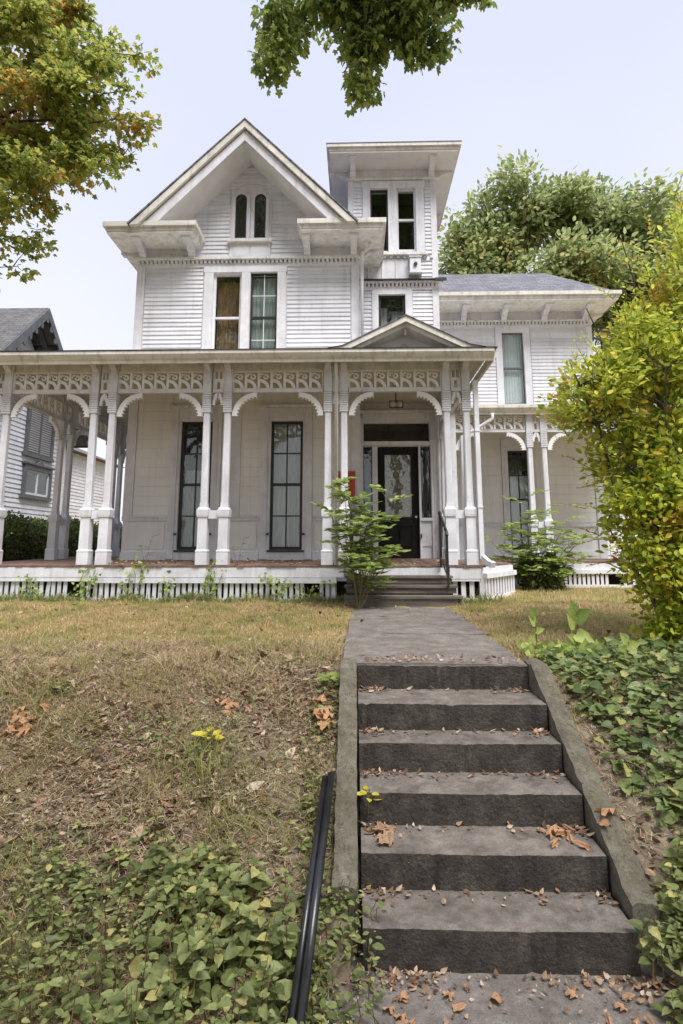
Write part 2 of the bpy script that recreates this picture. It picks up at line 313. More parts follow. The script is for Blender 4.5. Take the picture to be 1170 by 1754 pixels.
# walkway and lower landing: slabs with irregular surface
def slab(name, x0, x1, y0, y1, zf, th, mat, parent=None, step=.09, rough=.004, chip=.012, seed=0):
    """rectangular slab whose top follows zf(x,y); edges worn by noise"""
    r_ = np.random.default_rng(seed)
    X = np.linspace(x0, x1, max(2, int((x1-x0)/step)+1)); Y = np.linspace(y0, y1, max(2, int((y1-y0)/step)+1))
    A, B = np.meshgrid(X, Y); Z = zf(A, B)+r_.normal(0, rough, A.shape)
    ny_, nx_ = A.shape
    edge = np.zeros_like(A); edge[0, :] = 1
    A = A.copy(); ch = np.where(r_.random(A.shape) < .06, r_.random(A.shape)*.4*chip, 0); B = B+edge*(r_.normal(0, chip*.02, A.shape)+ch); Z = Z-edge*ch*.8
    I = np.arange(ny_*nx_).reshape(ny_, nx_); n = ny_*nx_
    V = np.concatenate([np.stack([A, B, Z], -1).reshape(-1, 3), np.stack([A, B, Z*0+Z.min()-th], -1).reshape(-1, 3)])
    Fs = [np.stack([I[:-1, :-1], I[:-1, 1:], I[1:, 1:], I[1:, :-1]], -1).reshape(-1, 4)]
    for e in (I[0, :], I[:, -1], I[-1, ::-1], I[::-1, 0]):
        Fs.append(np.stack([e[1:], e[:-1], e[:-1]+n, e[1:]+n], -1))
    return link(name, raw_mesh(name, V, np.concatenate(Fs), mat), parent)
wk = empty('walkway'); tag(wk, 'worn concrete walk from the stone steps to the porch', 'path', kind='structure')
yj = [4.95, 6.5, 7.9, 9.02]
for i in range(3):
    slab('paving_slab', -.12+.02*i, 1.36+.02*i, yj[i]+(.012 if i else 0), yj[i+1], lambda a, b: .012+.012*(b-4.95)+.004*np.sin(a*3), .15, 'walk', wk, .1, .003, .01, i)
ld = empty('lower_landing'); tag(ld, 'concrete landing at the foot of the stone steps', 'path', kind='structure')
slab('paving_slab', -.3, 1.56, .9, 3.3, lambda a, b: -1.085+.006*np.sin(a*4)*np.sin(b*3), .15, 'walk', ld, .08, .003, .01, 9)
slab('paving_slab', -.3, 1.56, -1.2, .888, lambda a, b: -1.085+.006*np.sin(a*4)*np.sin(b*3), .15, 'walk', ld, .08, .003, .01, 10)

# stone steps: upright faces take a darker concrete than the treads
st = empty('stone_steps', (.68, 4, -1)); st.location = (0, 0, 0)
tag(st, 'six weathered grey concrete steps climbing the bank between low side walls', 'steps')
SY = [4.93, 4.48, 4.2, 3.86, 3.53, 3.2]
for i, y in enumerate(SY):
    z = -.18*i
    back = SY[i-1]+.03 if i else 5.06
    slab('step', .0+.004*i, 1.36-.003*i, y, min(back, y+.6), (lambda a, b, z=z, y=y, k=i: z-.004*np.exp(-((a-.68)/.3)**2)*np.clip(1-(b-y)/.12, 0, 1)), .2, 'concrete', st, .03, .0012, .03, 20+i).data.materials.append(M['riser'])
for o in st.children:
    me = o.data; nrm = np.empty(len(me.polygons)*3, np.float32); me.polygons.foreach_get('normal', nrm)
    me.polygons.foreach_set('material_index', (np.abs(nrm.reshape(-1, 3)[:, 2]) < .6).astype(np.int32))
def cheek(x0, x1, seed, yend):
    r_ = np.random.default_rng(seed); mb = MB(); n = 40
    pr = []
    for k in range(n+1):
        y = 5.05-(5.05-yend)*k/n
        z = .035 if y > 4.88 else .035-(4.88-y)*.545
        pr.append((y, z+r_.normal(0, .004)))
    xs_ = np.linspace(x0, x1, 5)
    V = []; Fc = []
    for (y, z) in pr:
        V.append((x0+r_.normal(0, .003), y, z-.7))
        for k, x in enumerate(xs_): V.append((x+r_.normal(0, .003), y, z+r_.normal(0, .003)-(.012 if k in (0, 4) else 0)))
        V.append((x1+r_.normal(0, .003), y, z-.7))
    m_ = 7
    for i in range(n):
        for k in range(m_-1): Fc.append((i*m_+k, i*m_+k+1, (i+1)*m_+k+1, (i+1)*m_+k))
    Fc.append(tuple(range(m_))); Fc.append(tuple(range(n*m_+m_-1, n*m_-1, -1)))
    mb.add(V, Fc); return mb.build('side_wall', 'cheek', st)
cheek(-.135, -.005, 1, 3.36); cheek(1.368, 1.50, 2, 3.3)

# ------------------------------------------------------------------ the house
H = empty('house')
tag(H, 'old white clapboard house with gable, square tower and fretwork porch', 'house')
def wall_rects(x0, x1, z0, z1, ops):
    """split a wall into boxes around rectangular openings"""
    xsx = sorted({x0, x1, *[o_[0] for o_ in ops], *[o_[1] for o_ in ops]}); res = []
    for a, b in zip(xsx[:-1], xsx[1:]):
        cuts = sorted([(o_[2], o_[3]) for o_ in ops if o_[0] < b-1e-6 and o_[1] > a+1e-6]); z = z0
        for c, d in cuts:
            if c > z: res.append((a, b, z, c))
            z = d
        if z < z1: res.append((a, b, z, z1))
    return res
def wall(name, x0, x1, z0, z1, y, th, ops, mat):
    mb = MB()
    for a, b, c, d in wall_rects(x0, x1, z0, z1, ops): mb.box(a, b, y, y+th, c, d)
    return mb.build(name, mat, H)
# clapboards: wedge-shaped boards, one object each
_cl = MB().prism([(0, 0), (-.028, 0), (-.028, .014), (-.006, .112), (0, .112)], 0, 1, 'yz').mesh('clapboard', 'clap')
CP = .098
def claps(parent, z0, z1, y, spans):
    z = z0
    while z < z1-.03:
        for a, b in (spans(z) if callable(spans) else spans):
            if b-a > .05: link('clapboard', _cl, parent, (a, y+random.uniform(-.003, 0), z), (random.uniform(-.006, .006), random.uniform(-.0012, .0012), 0), (b-a, 1, min(1, (z1-z)/.112)))
        z += CP
MY, TY, WY = 12.0, 13.0, 15.4           # front planes: main block, tower, wing
LW1, LW2 = (-3.69, -3.03), (-1.79, -1.12)
UW1, UW2 = (-3.13, -2.507), (-2.313, -1.718)
mw = wall('wall', -4.83, .07, .55, 7.75, MY, .2, [(*LW1, .9, 3.58), (*LW2, .9, 3.58), (*UW1, 4.86, 6.93), (*UW2, 4.86, 6.93)], 'porchwall')
MB().box(-4.83, -4.63, MY+.2, 21, .55, 7.75).build('side_wall', 'clap', H)
MB().box(-.13, .07, MY+.2, 16, .55, 7.75).build('side_wall', 'clap', H)
MB().box(-4.63, -.13, 20.8, 21, .55, 7.75).build('rear_wall', 'clap', H)
gw = MB().prism([(-4.4, 7.75), (-.34, 7.75), (-2.37, 9.78)], MY, MY+.2, 'xz').build('gable_wall', 'clap', H)
# side wall clapboards seen from the left porch: plain rows joined
# main front upper storey
claps(mw, 4.62, 7.04, MY, [(-4.64, -3.36), (-1.50, -.12)])
claps(gw, 7.30, 9.5, MY, lambda z: ([(-2.37-(9.62-z), -2.82), (-1.87, -2.37+(9.62-z))] if z < 8.93 else [(-2.37-(9.62-z), -2.37+(9.62-z))]))
bx('corner_board', 'paint', mw, -4.84, -4.66, MY-.035, MY-.001, 4.55, 7.06)
bx('corner_board', 'paint', mw, -.10, .08, MY-.035, MY-.001, 4.55, 7.06)
bx('frieze_board', 'paint', mw, -4.84, .08, MY-.037, MY-.001, 7.063, 7.15)
# dentils: too small to pick out singly
def dentils(name, x0, x1, y, z0, z1, d=.05, wdt=.05, pitch=.093):
    mb = MB(); x = x0+.01
    while x+wdt < x1: mb.box(x, x+wdt, y-d, y, z0, z1); x += pitch
    return tag(mb.build(name, 'paint', H), kind='stuff')
dentils('dentil_row', -4.84, .08, MY-.03, 7.152, 7.215)
bx('moulding', 'trim', H, -4.90, .14, MY-.12, MY-.001, 7.217, 7.262)
bx('frieze_board', 'paint', H, -4.84, -3.40, MY-.02, MY-.001, 7.3, 7.56)
bx('frieze_board', 'paint', H, -1.20, .08, MY-.02, MY-.001, 7.3, 7.56)
# box cornice returns
def cornice(segs, z0, z1, lip=.07):
    for (x0, x1, y0, y1, ex) in segs:
        mb = MB(); mb.box(x0, x1, y0, y1, z0, z0+.05)
        mb.box(x0-(.02 if ex[0] else 0), x1+(.02 if ex[1] else 0), y0-(.02 if ex[2] else 0), y1, z0+.05, z0+(z1-z0)*.55)
        c = mb.build('cornice', 'trim', H)
        bx('crown_moulding', 'gutter', c, x0-(lip if ex[0] else 0), x1+(lip if ex[1] else 0), y0-(lip if ex[2] else 0), y1, z0+(z1-z0)*.55, z1)
cornice([(-5.26, -3.42, 11.26, MY-.001, (1, 1, 1)), (-1.15, .57, 11.26, MY-.001, (1, 1, 1))], 7.5, 7.73)
cornice([(-5.26, -4.831, MY, 21.3, (1, 0, 0)), (.071, .57, MY, 12.99, (0, 1, 0))], 7.5, 7.73)
_br = MB().prism([(0, 0), (.56, 0), (.56, -.07), (.50, -.10), (.36, -.10), (.27, -.14), (.22, -.2), (.17, -.2), (.15, -.26), (.10, -.29), (.07, -.36), (0, -.36)], -.055, .055, 'yz').mesh('bracket', 'paint')
_brcap = MB().prism([(.44, .0), (.60, .0), (.60, -.05), (.57, -.085), (.44, -.085)], -.075, .075, 'yz').mesh('bracket_cap', 'paint')
def bracket(x, y, z, rz=math.pi, s=1, zs=1):
    b = link('bracket', _br, H, (x, y, z), (0, 0, rz), (s*1.25, s, s*zs)); link('cap', _brcap, b, (0, 0, -.001)); return b
for x in (-4.70, -3.62, -1.06, -.04): bracket(x, MY-.022, 7.498, zs=.72)
bracket(-4.832, 12.15, 7.498, math.pi/2, .75, .9); bracket(.072, 12.15, 7.498, -math.pi/2, .75, .9)
bracket(-4.832, 14.5, 7.498, math.pi/2, .75, .9)
# main roof
ap, cx, ft = 10.03, -2.37, 7.62
rf = MB().prism([(cx-2.36, ft), (cx, ap-.05), (cx+2.36, ft), (cx+1.92, ft), (cx, ap-.46), (cx-1.92, ft)], 11.26, 21.3, 'xz').build('roof', 'soffit', H)
MB().prism([(cx-2.37, ft), (cx, ap), (cx+2.37, ft), (cx+2.20, ft), (cx, ap-.17), (cx-2.20, ft)], 11.13, 11.259, 'xz').build('rake_crown', 'gutter', rf)
MB().prism([(cx-2.16, ft), (cx, ap-.205), (cx+2.16, ft), (cx+1.90, ft), (cx, ap-.44), (cx-1.90, ft)], 11.2, 11.259, 'xz').build('rake_board', 'paint', rf)
MB().prism([(cx-2.42, ft+.02), (cx, ap+.03), (cx+2.42, ft+.02), (cx+2.40, ft-.005), (cx, ap+.002), (cx-2.40, ft-.005)], 11.11, 21.3, 'xz').build('shingle_edge', 'shingle', rf)
# gable trim: raking seam between soffit and wall is the roof itself
# arched pair of windows
AX = (-2.563, -2.132); az0, az1, ar = 7.74, 8.67, .125
def arch(cx_, w_, z0, zs, n=12): return [(cx_-w_, z0)]+[(cx_-w_*math.cos(math.pi*k/n), zs+w_*math.sin(math.pi*k/n)) for k in range(n+1)]+[(cx_+w_, z0)]
aw = empty('arched_window'); aw.parent = H
for c in AX:
    o_ = arch(c, .205, az0, az1); i_ = arch(c, .125, az0, az1)
    n = len(o_); mb = MB(); y0, y1 = MY-.06, MY-.001
    mb.add([(x, y0, z) for x, z in o_]+[(x, y0, z) for x, z in i_]+[(x, y1, z) for x, z in o_]+[(x, y1, z) for x, z in i_],
       [f for k in range(n-1) for f in ((k, k+1, k+1+n, k+n), (k, k+2*n, k+1+2*n, k+1), (k+n, k+1+n, k+1+3*n, k+3*n))])
    mb.build('casing', 'paint', aw)
    i2 = arch(c, .126, az0, az1); i3 = arch(c, .10, az0+.03, az1); mb = MB()
    mb.add([(x, MY-.03, z) for x, z in i2]+[(x, MY-.03, z) for x, z in i3]+[(x, MY-.001, z) for x, z in i2]+[(x, MY-.001, z) for x, z in i3],
       [f for k in range(n-1) for f in ((k, k+1, k+1+n, k+n), (k+n, k+1+n, k+1+3*n, k+3*n))]); mb.build('sash', 'black', aw)
    MB().prism(arch(c, .12, az0, az1), MY-.012, MY-.006, 'xz').build('pane', 'glass', aw)
    MB().prism(arch(c, .12, az0, az1), MY-.0045, MY-.002, 'xz').build('interior', 'dark', aw)
mb = MB(); mb.prism(arch(-2.3475, .47, 7.66, 8.58)[:], MY-.032, MY-.0015, 'xz'); mb.build('back_board', 'paint', aw)
# raise panes in front of the back board
for o in aw.children:
    if o.name.startswith(('pane', 'interior', 'sash')): o.location.y = -.034
bx('sill', 'trim', aw, -2.84, -1.85, MY-.12, MY-.001, 7.63, 7.70)
bx('apron', 'paint', aw, -2.80, -1.89, MY-.033, MY-.001, 7.264, 7.628)
for a, b in ((-2.72, -2.37), (-2.33, -1.97)): bx('panel', 'clap', aw, a, b, MY-.046, MY-.0335, 7.31, 7.58)

# ---- windows
def window(x0, x1, z0, z1, y, sash, cols, rows, back, casing=.1, meet=True, fr=.05, dpt=.1, top=None, mu=.018, name='window', muntin=None, back_split=None, cas_mat='paint', sill=True):
    wd = empty(name); wd.parent = H
    if casing:
        c0, c1, ct = x0-casing, x1+casing, (top or z1+casing)
        bx('casing', cas_mat, wd, c0, x0, y-.045, y-.001, z0-.04, z1); bx('casing', cas_mat, wd, x1, c1, y-.045, y-.001, z0-.04, z1)
        bx('head', cas_mat, wd, c0, c1, y-.047, y-.001, z1, ct)
    if sill: bx('sill', 'trim', wd, x0-.05, x1+.05, y-.07, y+.05, z0-.055, z0-.002)
    yy = y+.03
    mb = MB(); zm = (z0+z1)/2
    mb.box(x0, x0+fr, yy, yy+.05, z0, z1); mb.box(x1-fr, x1, yy, yy+.05, z0, z1)
    mb.box(x0+fr, x1-fr, yy, yy+.05, z0, z0+fr*1.2); mb.box(x0+fr, x1-fr, yy, yy+.05, z1-fr, z1)
    if meet: mb.box(x0+fr, x1-fr, yy-.012, yy+.05, zm-.025, zm+.025)
    mb.build('sash', sash, wd)
    zr = [z0+fr*1.2]+([zm-.025] if meet else [])
    halves = [(z0+fr*1.2, zm-.025), (zm+.025, z1-fr)] if meet else [(z0+fr*1.2, z1-fr)]
    rr = rows//len(halves)
    for (a, b) in halves:
        for i in range(cols):
            for j in range(rr):
                xa = x0+fr+(x1-x0-2*fr)*i/cols; xb = x0+fr+(x1-x0-2*fr)*(i+1)/cols
                za = a+(b-a)*j/rr; zb = a+(b-a)*(j+1)/rr
                bx('pane', 'glass', wd, xa+.003, xb-.003, yy+.024, yy+.028, za+.003, zb-.003).rotation_euler = (random.uniform(-.006, .006), 0, random.uniform(-.006, .006))
            if i: bx('muntin', muntin or sash, wd, xa-mu/2, xa+mu/2, yy+.004, yy+.04, a, b)
        for j in range(1, rr):
            za = a+(b-a)*j/rr; bx('muntin', muntin or sash, wd, x0+fr, x1-fr, yy+.008, yy+.038, za-mu/2, za+mu/2)
    # room behind: dark box open to the front
    mb = MB(); d = y+.75
    mb.add([(x0-.02, y+.19, z0-.02), (x1+.02, y+.19, z0-.02), (x1+.02, y+.19, z1+.02), (x0-.02, y+.19, z1+.02), (x0-.02, d, z0-.02), (x1+.02, d, z0-.02), (x1+.02, d, z1+.02), (x0-.02, d, z1+.02)],
       [(4, 5, 6, 7), (0, 1, 5, 4), (1, 2, 6, 5), (2, 3, 7, 6), (3, 0, 4, 7)]); mb.build('interior', 'dark', wd)
    for (bm_, fx0, fx1, fz0, fz1, off) in back:
        X0, X1 = x0+(x1-x0)*fx0, x0+(x1-x0)*fx1; Z0, Z1 = z0+(z1-z0)*fz0, z0+(z1-z0)*fz1
        n = max(6, int((X1-X0)/.02)); mb = MB()
        V = []
        for k in range(n+1):
            x = X0+(X1-X0)*k/n; yv = y+off+.014*math.sin(k*1.7)+random.uniform(-.004, .004); V += [(x, yv, Z0), (x, yv, Z1)]
        mb.add(V, [(2*k, 2*k+2, 2*k+3, 2*k+1) for k in range(n)]); smooth(mb.build('curtain', bm_, wd))
    return wd
full = lambda m, o=.14: [(m, .0, 1, 0, 1, o)]
for (a, b), bk in ((LW1, [('sheer', 0, 1, 0, .52, .15), ('sheer2', .1, .75, .52, .62, .2)]), (LW2, [('sheer2', 0, 1, 0, 1, .15)])):
    wd = window(a, b, .9, 3.58, MY, 'black', 2, 4, bk, .0, True, .055, name='tall_window', sill=False, mu=.024)
    # pilastered surround
    for s in (a-.2, b+.06): bx('casing', 'paint', wd, s, s+.14, MY-.05, MY-.001, .72, 3.86)
    bx('head', 'paint', wd, a-.06, b+.06, MY-.03, MY-.001, 3.6, 3.86)
    bx('head_moulding', 'trim', wd, a-.26, b+.26, MY-.1, MY-.001, 3.862, 3.92)
    for s in (a-.23, b+.03): bx('block', 'paint', wd, s, s+.2, MY-.075, MY-.001, 3.78, 3.86) if False else None
    bx('inner_casing', 'paint', wd, a-.06, a-.001, MY-.025, MY-.001, .72, 3.6); bx('inner_casing', 'paint', wd, b+.001, b+.06, MY-.025, MY-.001, .72, 3.6)
    bx('sill', 'black', wd, a-.04, b+.04, MY-.05, MY+.03, .862, .898)
    bx('apron', 'paint', wd, a-.06, b+.06, MY-.022, MY-.001, .70, .86)
    for x in (a-.03, b+.03): bx('shutter_hook', 'black', wd, x-.02, x+.02, MY-.09, MY-.026, 1.2, 1.24)
window(*UW1, 4.86, 6.93, MY, 'paint', 1, 2, [('amber', .1, .88, 0, .93, .16)], .0, True, .05, name='upper_window', sill=False)
window(*UW2, 4.86, 6.93, MY, 'black', 2, 4, [('sheer', .0, 1, 0, .97, .15)], .0, True, .035, name='upper_window', muntin='paint', mu=.016, sill=False)
bx('casing', 'paint', mw, -3.33, -3.131, MY-.05, MY-.001, 4.55, 6.93); bx('casing', 'paint', mw, -2.506, -2.314, MY-.05, MY-.001, 4.55, 6.93)
bx('casing', 'paint', mw, -1.717, -1.53, MY-.05, MY-.001, 4.55, 6.93); bx('casing', 'paint', mw, -3.35, -1.51, MY-.053, MY-.001, 6.932, 7.06)
# porch-level wall trim: belt rail, base board, corner pilaster, panels, seams of the flush boards
for a, b in ((-4.84, LW1[0]-.21), (LW1[1]+.21, LW2[0]-.21), (LW2[1]+.21, .08)):
    bx('belt_rail', 'paint', mw, a, b, MY-.04, MY-.001, 1.49, 1.55); bx('belt_cap', 'trim', mw, a, b, MY-.055, MY-.001, 1.552, 1.575)
    bx('base_board', 'paint', mw, a, b, MY-.03, MY-.001, .6, .86)
    n = max(1, round((b-a)/.7)); wd_ = (b-a)/n
    for k in range(n): bx('panel', 'porchwall', mw, a+wd_*k+.06, a+wd_*(k+1)-.06, MY-.016, MY-.001, .92, 1.43)
for x in (-4.84, -2.62, -.12): bx('pilaster', 'paint', mw, x, x+.2, MY-.025, MY-.001, 1.58, 4.19)
z = 1.6
while z < 4.15:      # flush horizontal boards of the porch wall
    for a, b in ((-4.63, LW1[0]-.205), (LW1[1]+.205, -2.625), (-2.415, LW2[0]-.205), (LW2[1]+.205, -.125)):
        bx('wall_board', 'porchwall', mw, a, b, MY-.012-random.uniform(0, .003), MY-.0015, z, z+.196)
    z += .2
# ---- tower
tx0, tx1 = -.17, 1.94
tw = wall('tower_wall', tx0, tx1, .55, 10.1, TY, .2, [(.47, 1.385, .69, 3.2), (.15, .35, 1.6, 3.2), (1.43, 1.65, 1.6, 3.2), (.16, 1.64, 3.32, 3.73), (.53, 1.16, 4.86, 6.83), (.358, .785, 7.95, 9.57), (.998, 1.452, 7.95, 9.57)], 'paint')
MB().box(tx0, tx0+.2, TY+.2, 15.3, 7.0, 10.1).build('side_wall', 'clap', H); MB().box(tx1-.2, tx1, TY+.2, 15.6, .55, 10.1).build('side_wall', 'clap', H)
MB().box(tx0+.2, tx1-.2, 15.1, 15.3, 7.0, 10.1).build('rear_wall', 'clap', H)
claps(tw, 7.86, 9.76, TY, [(tx0+.12, .16), (1.67, tx1-.13)]); claps(tw, 7.18, 7.78, TY, [(tx0+.12, .27), (1.3, tx1-.13)])
claps(tw, 4.62, 6.93, TY, [(.09, .38), (1.34, tx1-.14)])
for a, b, c, d in ((tx0-.01, tx0+.12, 7.18, 9.78), (tx1-.13, tx1+.01, 7.18, 9.78), (tx1-.14, tx1+.01, 4.4, 6.94)): bx('corner_board', 'paint', tw, a, b, TY-.035, TY-.001, c, d)
for x0, x1, bk in ((.358, .785, []), (.998, 1.452, [('sheer', 0, .0001, 0, 1, .2)])):
    window(x0, x1, 7.95, 9.57, TY, 'paint' if x0 > .9 else 'black', 1, 2, [], 0, True, .04, name='tower_window', sill=False)
for a, b in ((.17, .357), (.786, .997), (1.453, 1.66)): bx('casing', 'paint', tw, a, b, TY-.05, TY-.001, 7.86, 9.6)
bx('casing', 'paint', tw, .15, 1.68, TY-.053, TY-.001, 9.572, 9.76); bx('sill', 'trim', tw, .12, 1.71, TY-.12, TY-.001, 7.80, 7.856)
for x in np.arange(tx0+.02, tx1-.05, .16):           # scalloped drops under the sill
    bx('drop', 'paint', tw, x, x+.07, TY-.06, TY-.001, 7.735, 7.795)
for k in range(3): bx('apron_board', 'paint', tw, .3+.33*k, .615+.33*k, TY-.034, TY-.001, 7.18, 7.72)
for k in range(4): bx('batten', 'trim', tw, .28+.33*k, .305+.33*k, TY-.05, TY-.0345, 7.2, 7.71)
# belt ledge with dark tin edge
bx('belt_ledge', 'black', H, .0, 2.05, TY-.17, TY-.001, 7.135, 7.165); dentils('dentil_row', .09, 2.0, TY-.04, 7.03, 7.10); bx('moulding', 'paint', H, .08, 2.02, TY-.12, TY-.001, 7.102, 7.133)
bx('frieze_board', 'paint', tw, .08, tx1+.012, TY-.04, TY-.001, 6.943, 7.029)
bx('tin_corner', 'black', H, 1.85, 2.12, TY-.19, TY-.171, 7.09, 7.17)
window(.53, 1.16, 4.86, 6.83, TY, 'black', 1, 2, [('sheer2', .02, .35, 0, .9, .3), ('sheer', .5, 1, 0, .85, .28)], .0, True, .06, name='stair_window', sill=False)
for a, b in ((.38, .529), (1.161, 1.33)): bx('casing', 'paint', tw, a, b, TY-.045, TY-.001, 4.5, 6.83)
bx('casing', 'paint', tw, .38, 1.33, TY-.047, TY-.001, 6.832, 6.942)
# tower cornice and roof
bx('moulding', 'trim', H, tx0-.06, tx1+.06, TY-.08, 15.3, 9.782, 9.83); bx('frieze_board', 'paint', H, tx0-.005, tx1+.005, TY-.025, TY-.001, 9.832, 10.07)
mb = MB(); mb.box(-.60, 2.40, 12.32, 15.9, 10.07, 10.12); tc = mb.build('tower_cornice', 'soffit', H)
mb = MB(); mb.box(-.62, 2.42, 12.30, 15.92, 10.121, 10.19); mb.build('fascia', 'trim', tc)
mb = MB(); mb.box(-.67, 2.47, 12.25, 15.97, 10.191, 10.27); mb.build('crown_moulding', 'gutter', tc)
mb = MB(); mb.add([(-.68, 12.24, 10.271), (2.48, 12.24, 10.271), (2.48, 15.98, 10.271), (-.68, 15.98, 10.271), (-.68, 12.24, 10.285), (2.48, 12.24, 10.285), (2.48, 15.98, 10.285), (-.68, 15.98, 10.285), (.9, 14.1, 10.6)],
   [(3, 2, 1, 0), (0, 1, 5, 4), (1, 2, 6, 5), (2, 3, 7, 6), (3, 0, 4, 7), (4, 5, 8), (5, 6, 8), (6, 7, 8), (7, 4, 8)]); mb.build('tower_roof', 'shingle', H)
for x in (-.06, 1.84): bracket(x, TY-.026, 10.068, zs=.7, s=.95)
for y in (13.1, 15.0): bracket(tx1+.001, y, 10.068, -math.pi/2, .75, .8); bracket(tx0-.001, y, 10.068, math.pi/2, .75, .8)
# alarm box on the tower
ub = empty('alarm_box'); ub.parent = H; bevel(bx('case', 'paint', ub, 1.27, 1.53, TY-.2, TY-.03, 7.30, 7.68)); bx('case_lid', 'trim', ub, 1.25, 1.55, TY-.22, TY-.03, 7.682, 7.705)
bx('tray', 'paint', ub, 1.25, 1.55, TY-.26, TY-.03, 7.27, 7.298); MB().tube([(1.40, TY-.202, 7.50), (1.40, TY-.24, 7.50)], .045, 10).build('grille', 'black', ub)
# ---- wing
wx1 = 6.43
ww = wall('wing_wall', tx1, wx1, .55, 7.5, WY, .2, [(3.99, 4.57, 4.75, 6.78), (3.99, 4.56, .9, 3.49)], 'porchwall')
MB().box(wx1-.2, wx1, WY+.2, 20.5, .55, 7.5).build('side_wall', 'clap', H)
claps(ww, 4.35, 6.92, WY, [(tx1+.01, 3.80), (4.77, wx1-.15)])
bx('corner_board', 'paint', ww, wx1-.15, wx1+.012, WY-.035, WY-.001, 4.2, 6.93); bx('corner_board', 'paint', ww, wx1-.2, wx1+.012, WY-.035, WY-.001, .6, 4.19)
window(3.99, 4.57, 4.75, 6.78, WY, 'steel', 1, 2, full('shade'), .18, True, .03, name='upper_window', top=6.95)
window(3.99, 4.56, .9, 3.49, WY, 'black', 2, 4, [('shade', 0, 1, 0, .75, .15)], .16, True, .045, name='tall_window', top=3.8, mu=.03)
bx('frieze_board', 'paint', ww, tx1, wx1+.015, WY-.038, WY-.001, 6.952, 7.0); dentils('dentil_row', tx1, wx1+.02, WY-.03, 7.002, 7.07); bx('moulding', 'trim', H, tx1, wx1+.06, WY-.11, WY-.001, 7.072, 7.11)
bx('frieze_board', 'paint', H, tx1, wx1+.01, WY-.02, WY-.001, 7.112, 7.36)
cornice([(tx1+.001, 6.86, 14.56, WY-.001, (0, 1, 1)), (wx1+.001, 6.86, WY, 20.6, (0, 1, 0))], 7.36, 7.58)
for x in (2.95, 4.05, 5.15, 6.25): bracket(x, WY-.022, 7.358, zs=.78, s=1.05)
for y in (15.6, 17.5): bracket(wx1+.001, y, 7.358, -math.pi/2, .7, .9)
mb = MB(); mb.add([(1.0, 14.6, 7.58), (6.9, 14.6, 7.58), (6.9, 20.6, 7.58), (1.0, 20.6, 7.58), (1.0, 17.0, 9.3), (5.85, 17.0, 9.3)],
   [(0, 1, 5, 4), (1, 2, 5), (2, 3, 4, 5), (0, 4, 3), (3, 2, 1, 0)]); mb.build('wing_roof', 'shingle', H)
MB().box(6.5, 8.3, 19.6, 22, 7.15, 7.3).build('rear_cornice', 'trim', H); MB().box(5.5, 7.9, 20.62, 22, .2, 7.14).build('rear_wall', 'clap', H)
for a, b in ((tx1+.02, 3.82), (4.73, wx1-.21)):
    bx('belt_rail', 'paint', ww, a, b, WY-.04, WY-.001, 1.49, 1.56); bx('base_board', 'paint', ww, a, b, WY-.03, WY-.001, .6, .86)
    z = 1.6
    while z < 4.1: bx('wall_board', 'porchwall', ww, a, b, WY-.014-random.uniform(0, .004), WY-.0015, z, z+.24); z += .245

# ---- doorway
dr = empty('entry_door'); dr.parent = H
Y = TY+.05
mb = MB(); X0, X1, Z0, Z1 = .48, 1.375, .70, 3.19
for a in ((X0, X0+.15, Z0, Z1), (X1-.15, X1, Z0, Z1), (X0+.15, X1-.15, Z1-.17, Z1), (X0+.15, X1-.15, 1.42, 1.62), (X0+.15, X1-.15, Z0, .9)): mb.box(a[0], a[1], Y, Y+.05, a[2], a[3])
mb.build('door_leaf', 'door', dr)
bx('lower_panel', 'door', dr, X0+.15, X1-.15, Y+.02, Y+.04, .9, 1.42)
for a, b in ((X0+.2, X0+.42), (X1-.42, X1-.2)): bx('raised_panel', 'door', dr, a, b, Y-.005, Y+.019, .97, 1.36)
bx('pane', 'glass', dr, X0+.152, X1-.152, Y+.018, Y+.022, 1.622, Z1-.172); bx('lace_curtain', 'lace', dr, X0+.15, X1-.15, Y+.045, Y+.048, 1.6, Z1-.16)
MB().tube([(1.31, Y-.06, 1.62), (1.31, Y, 1.62)], [.028, .012], 10).build('door_knob', 'grey', dr)
bx('lock_plate', 'black', dr, 1.40, 1.425, TY-.075, TY-.055, 1.15, 1.25)
for a, b in ((.15, .35), (1.43, 1.65)):
    sd_ = empty('sidelight'); sd_.parent = H
    bx('pane', 'glass', sd_, a+.02, b-.02, Y+.02, Y+.024, 1.62, 3.18); bx('interior', 'dark', sd_, a, b, Y+.14, Y+.15, 1.55, 3.2)
    mb = MB(); mb.box(a, a+.02, Y, Y+.05, 1.6, 3.2); mb.box(b-.02, b, Y, Y+.05, 1.6, 3.2); mb.build('frame', 'black', sd_)
    bx('panel', 'paint', sd_, a-.02, b+.02, TY-.02, TY-.001, .98, 1.5); bx('sill', 'paint', sd_, a-.04, b+.03, TY-.06, TY-.001, 1.53, 1.598)
tr_ = empty('transom'); tr_.parent = H
bx('pane', 'glass', tr_, .2, 1.6, Y+.02, Y+.024, 3.35, 3.70); mb = MB()
mb.box(.16, .2, Y, Y+.05, 3.32, 3.73); mb.box(1.6, 1.64, Y, Y+.05, 3.32, 3.73); mb.box(.2, 1.6, Y, Y+.05, 3.32, 3.35); mb.box(.2, 1.6, Y, Y+.05, 3.70, 3.73); mb.build('frame', 'black', tr_)
bx('interior', 'dark', tr_, .1, 1.7, Y+.16, Y+.17, 3.25, 3.8); bx('interior', 'dark', dr, .4, 1.45, Y+.2, Y+.21, .6, 3.25)
for x in (.35, 1.385): bx('mullion', 'paint', dr, x, x+.08 if x < 1 else x+.045, TY-.04, TY-.001, .7, 3.2)
bx('transom_bar', 'paint', dr, .13, 1.67, TY-.06, TY-.001, 3.215, 3.31)
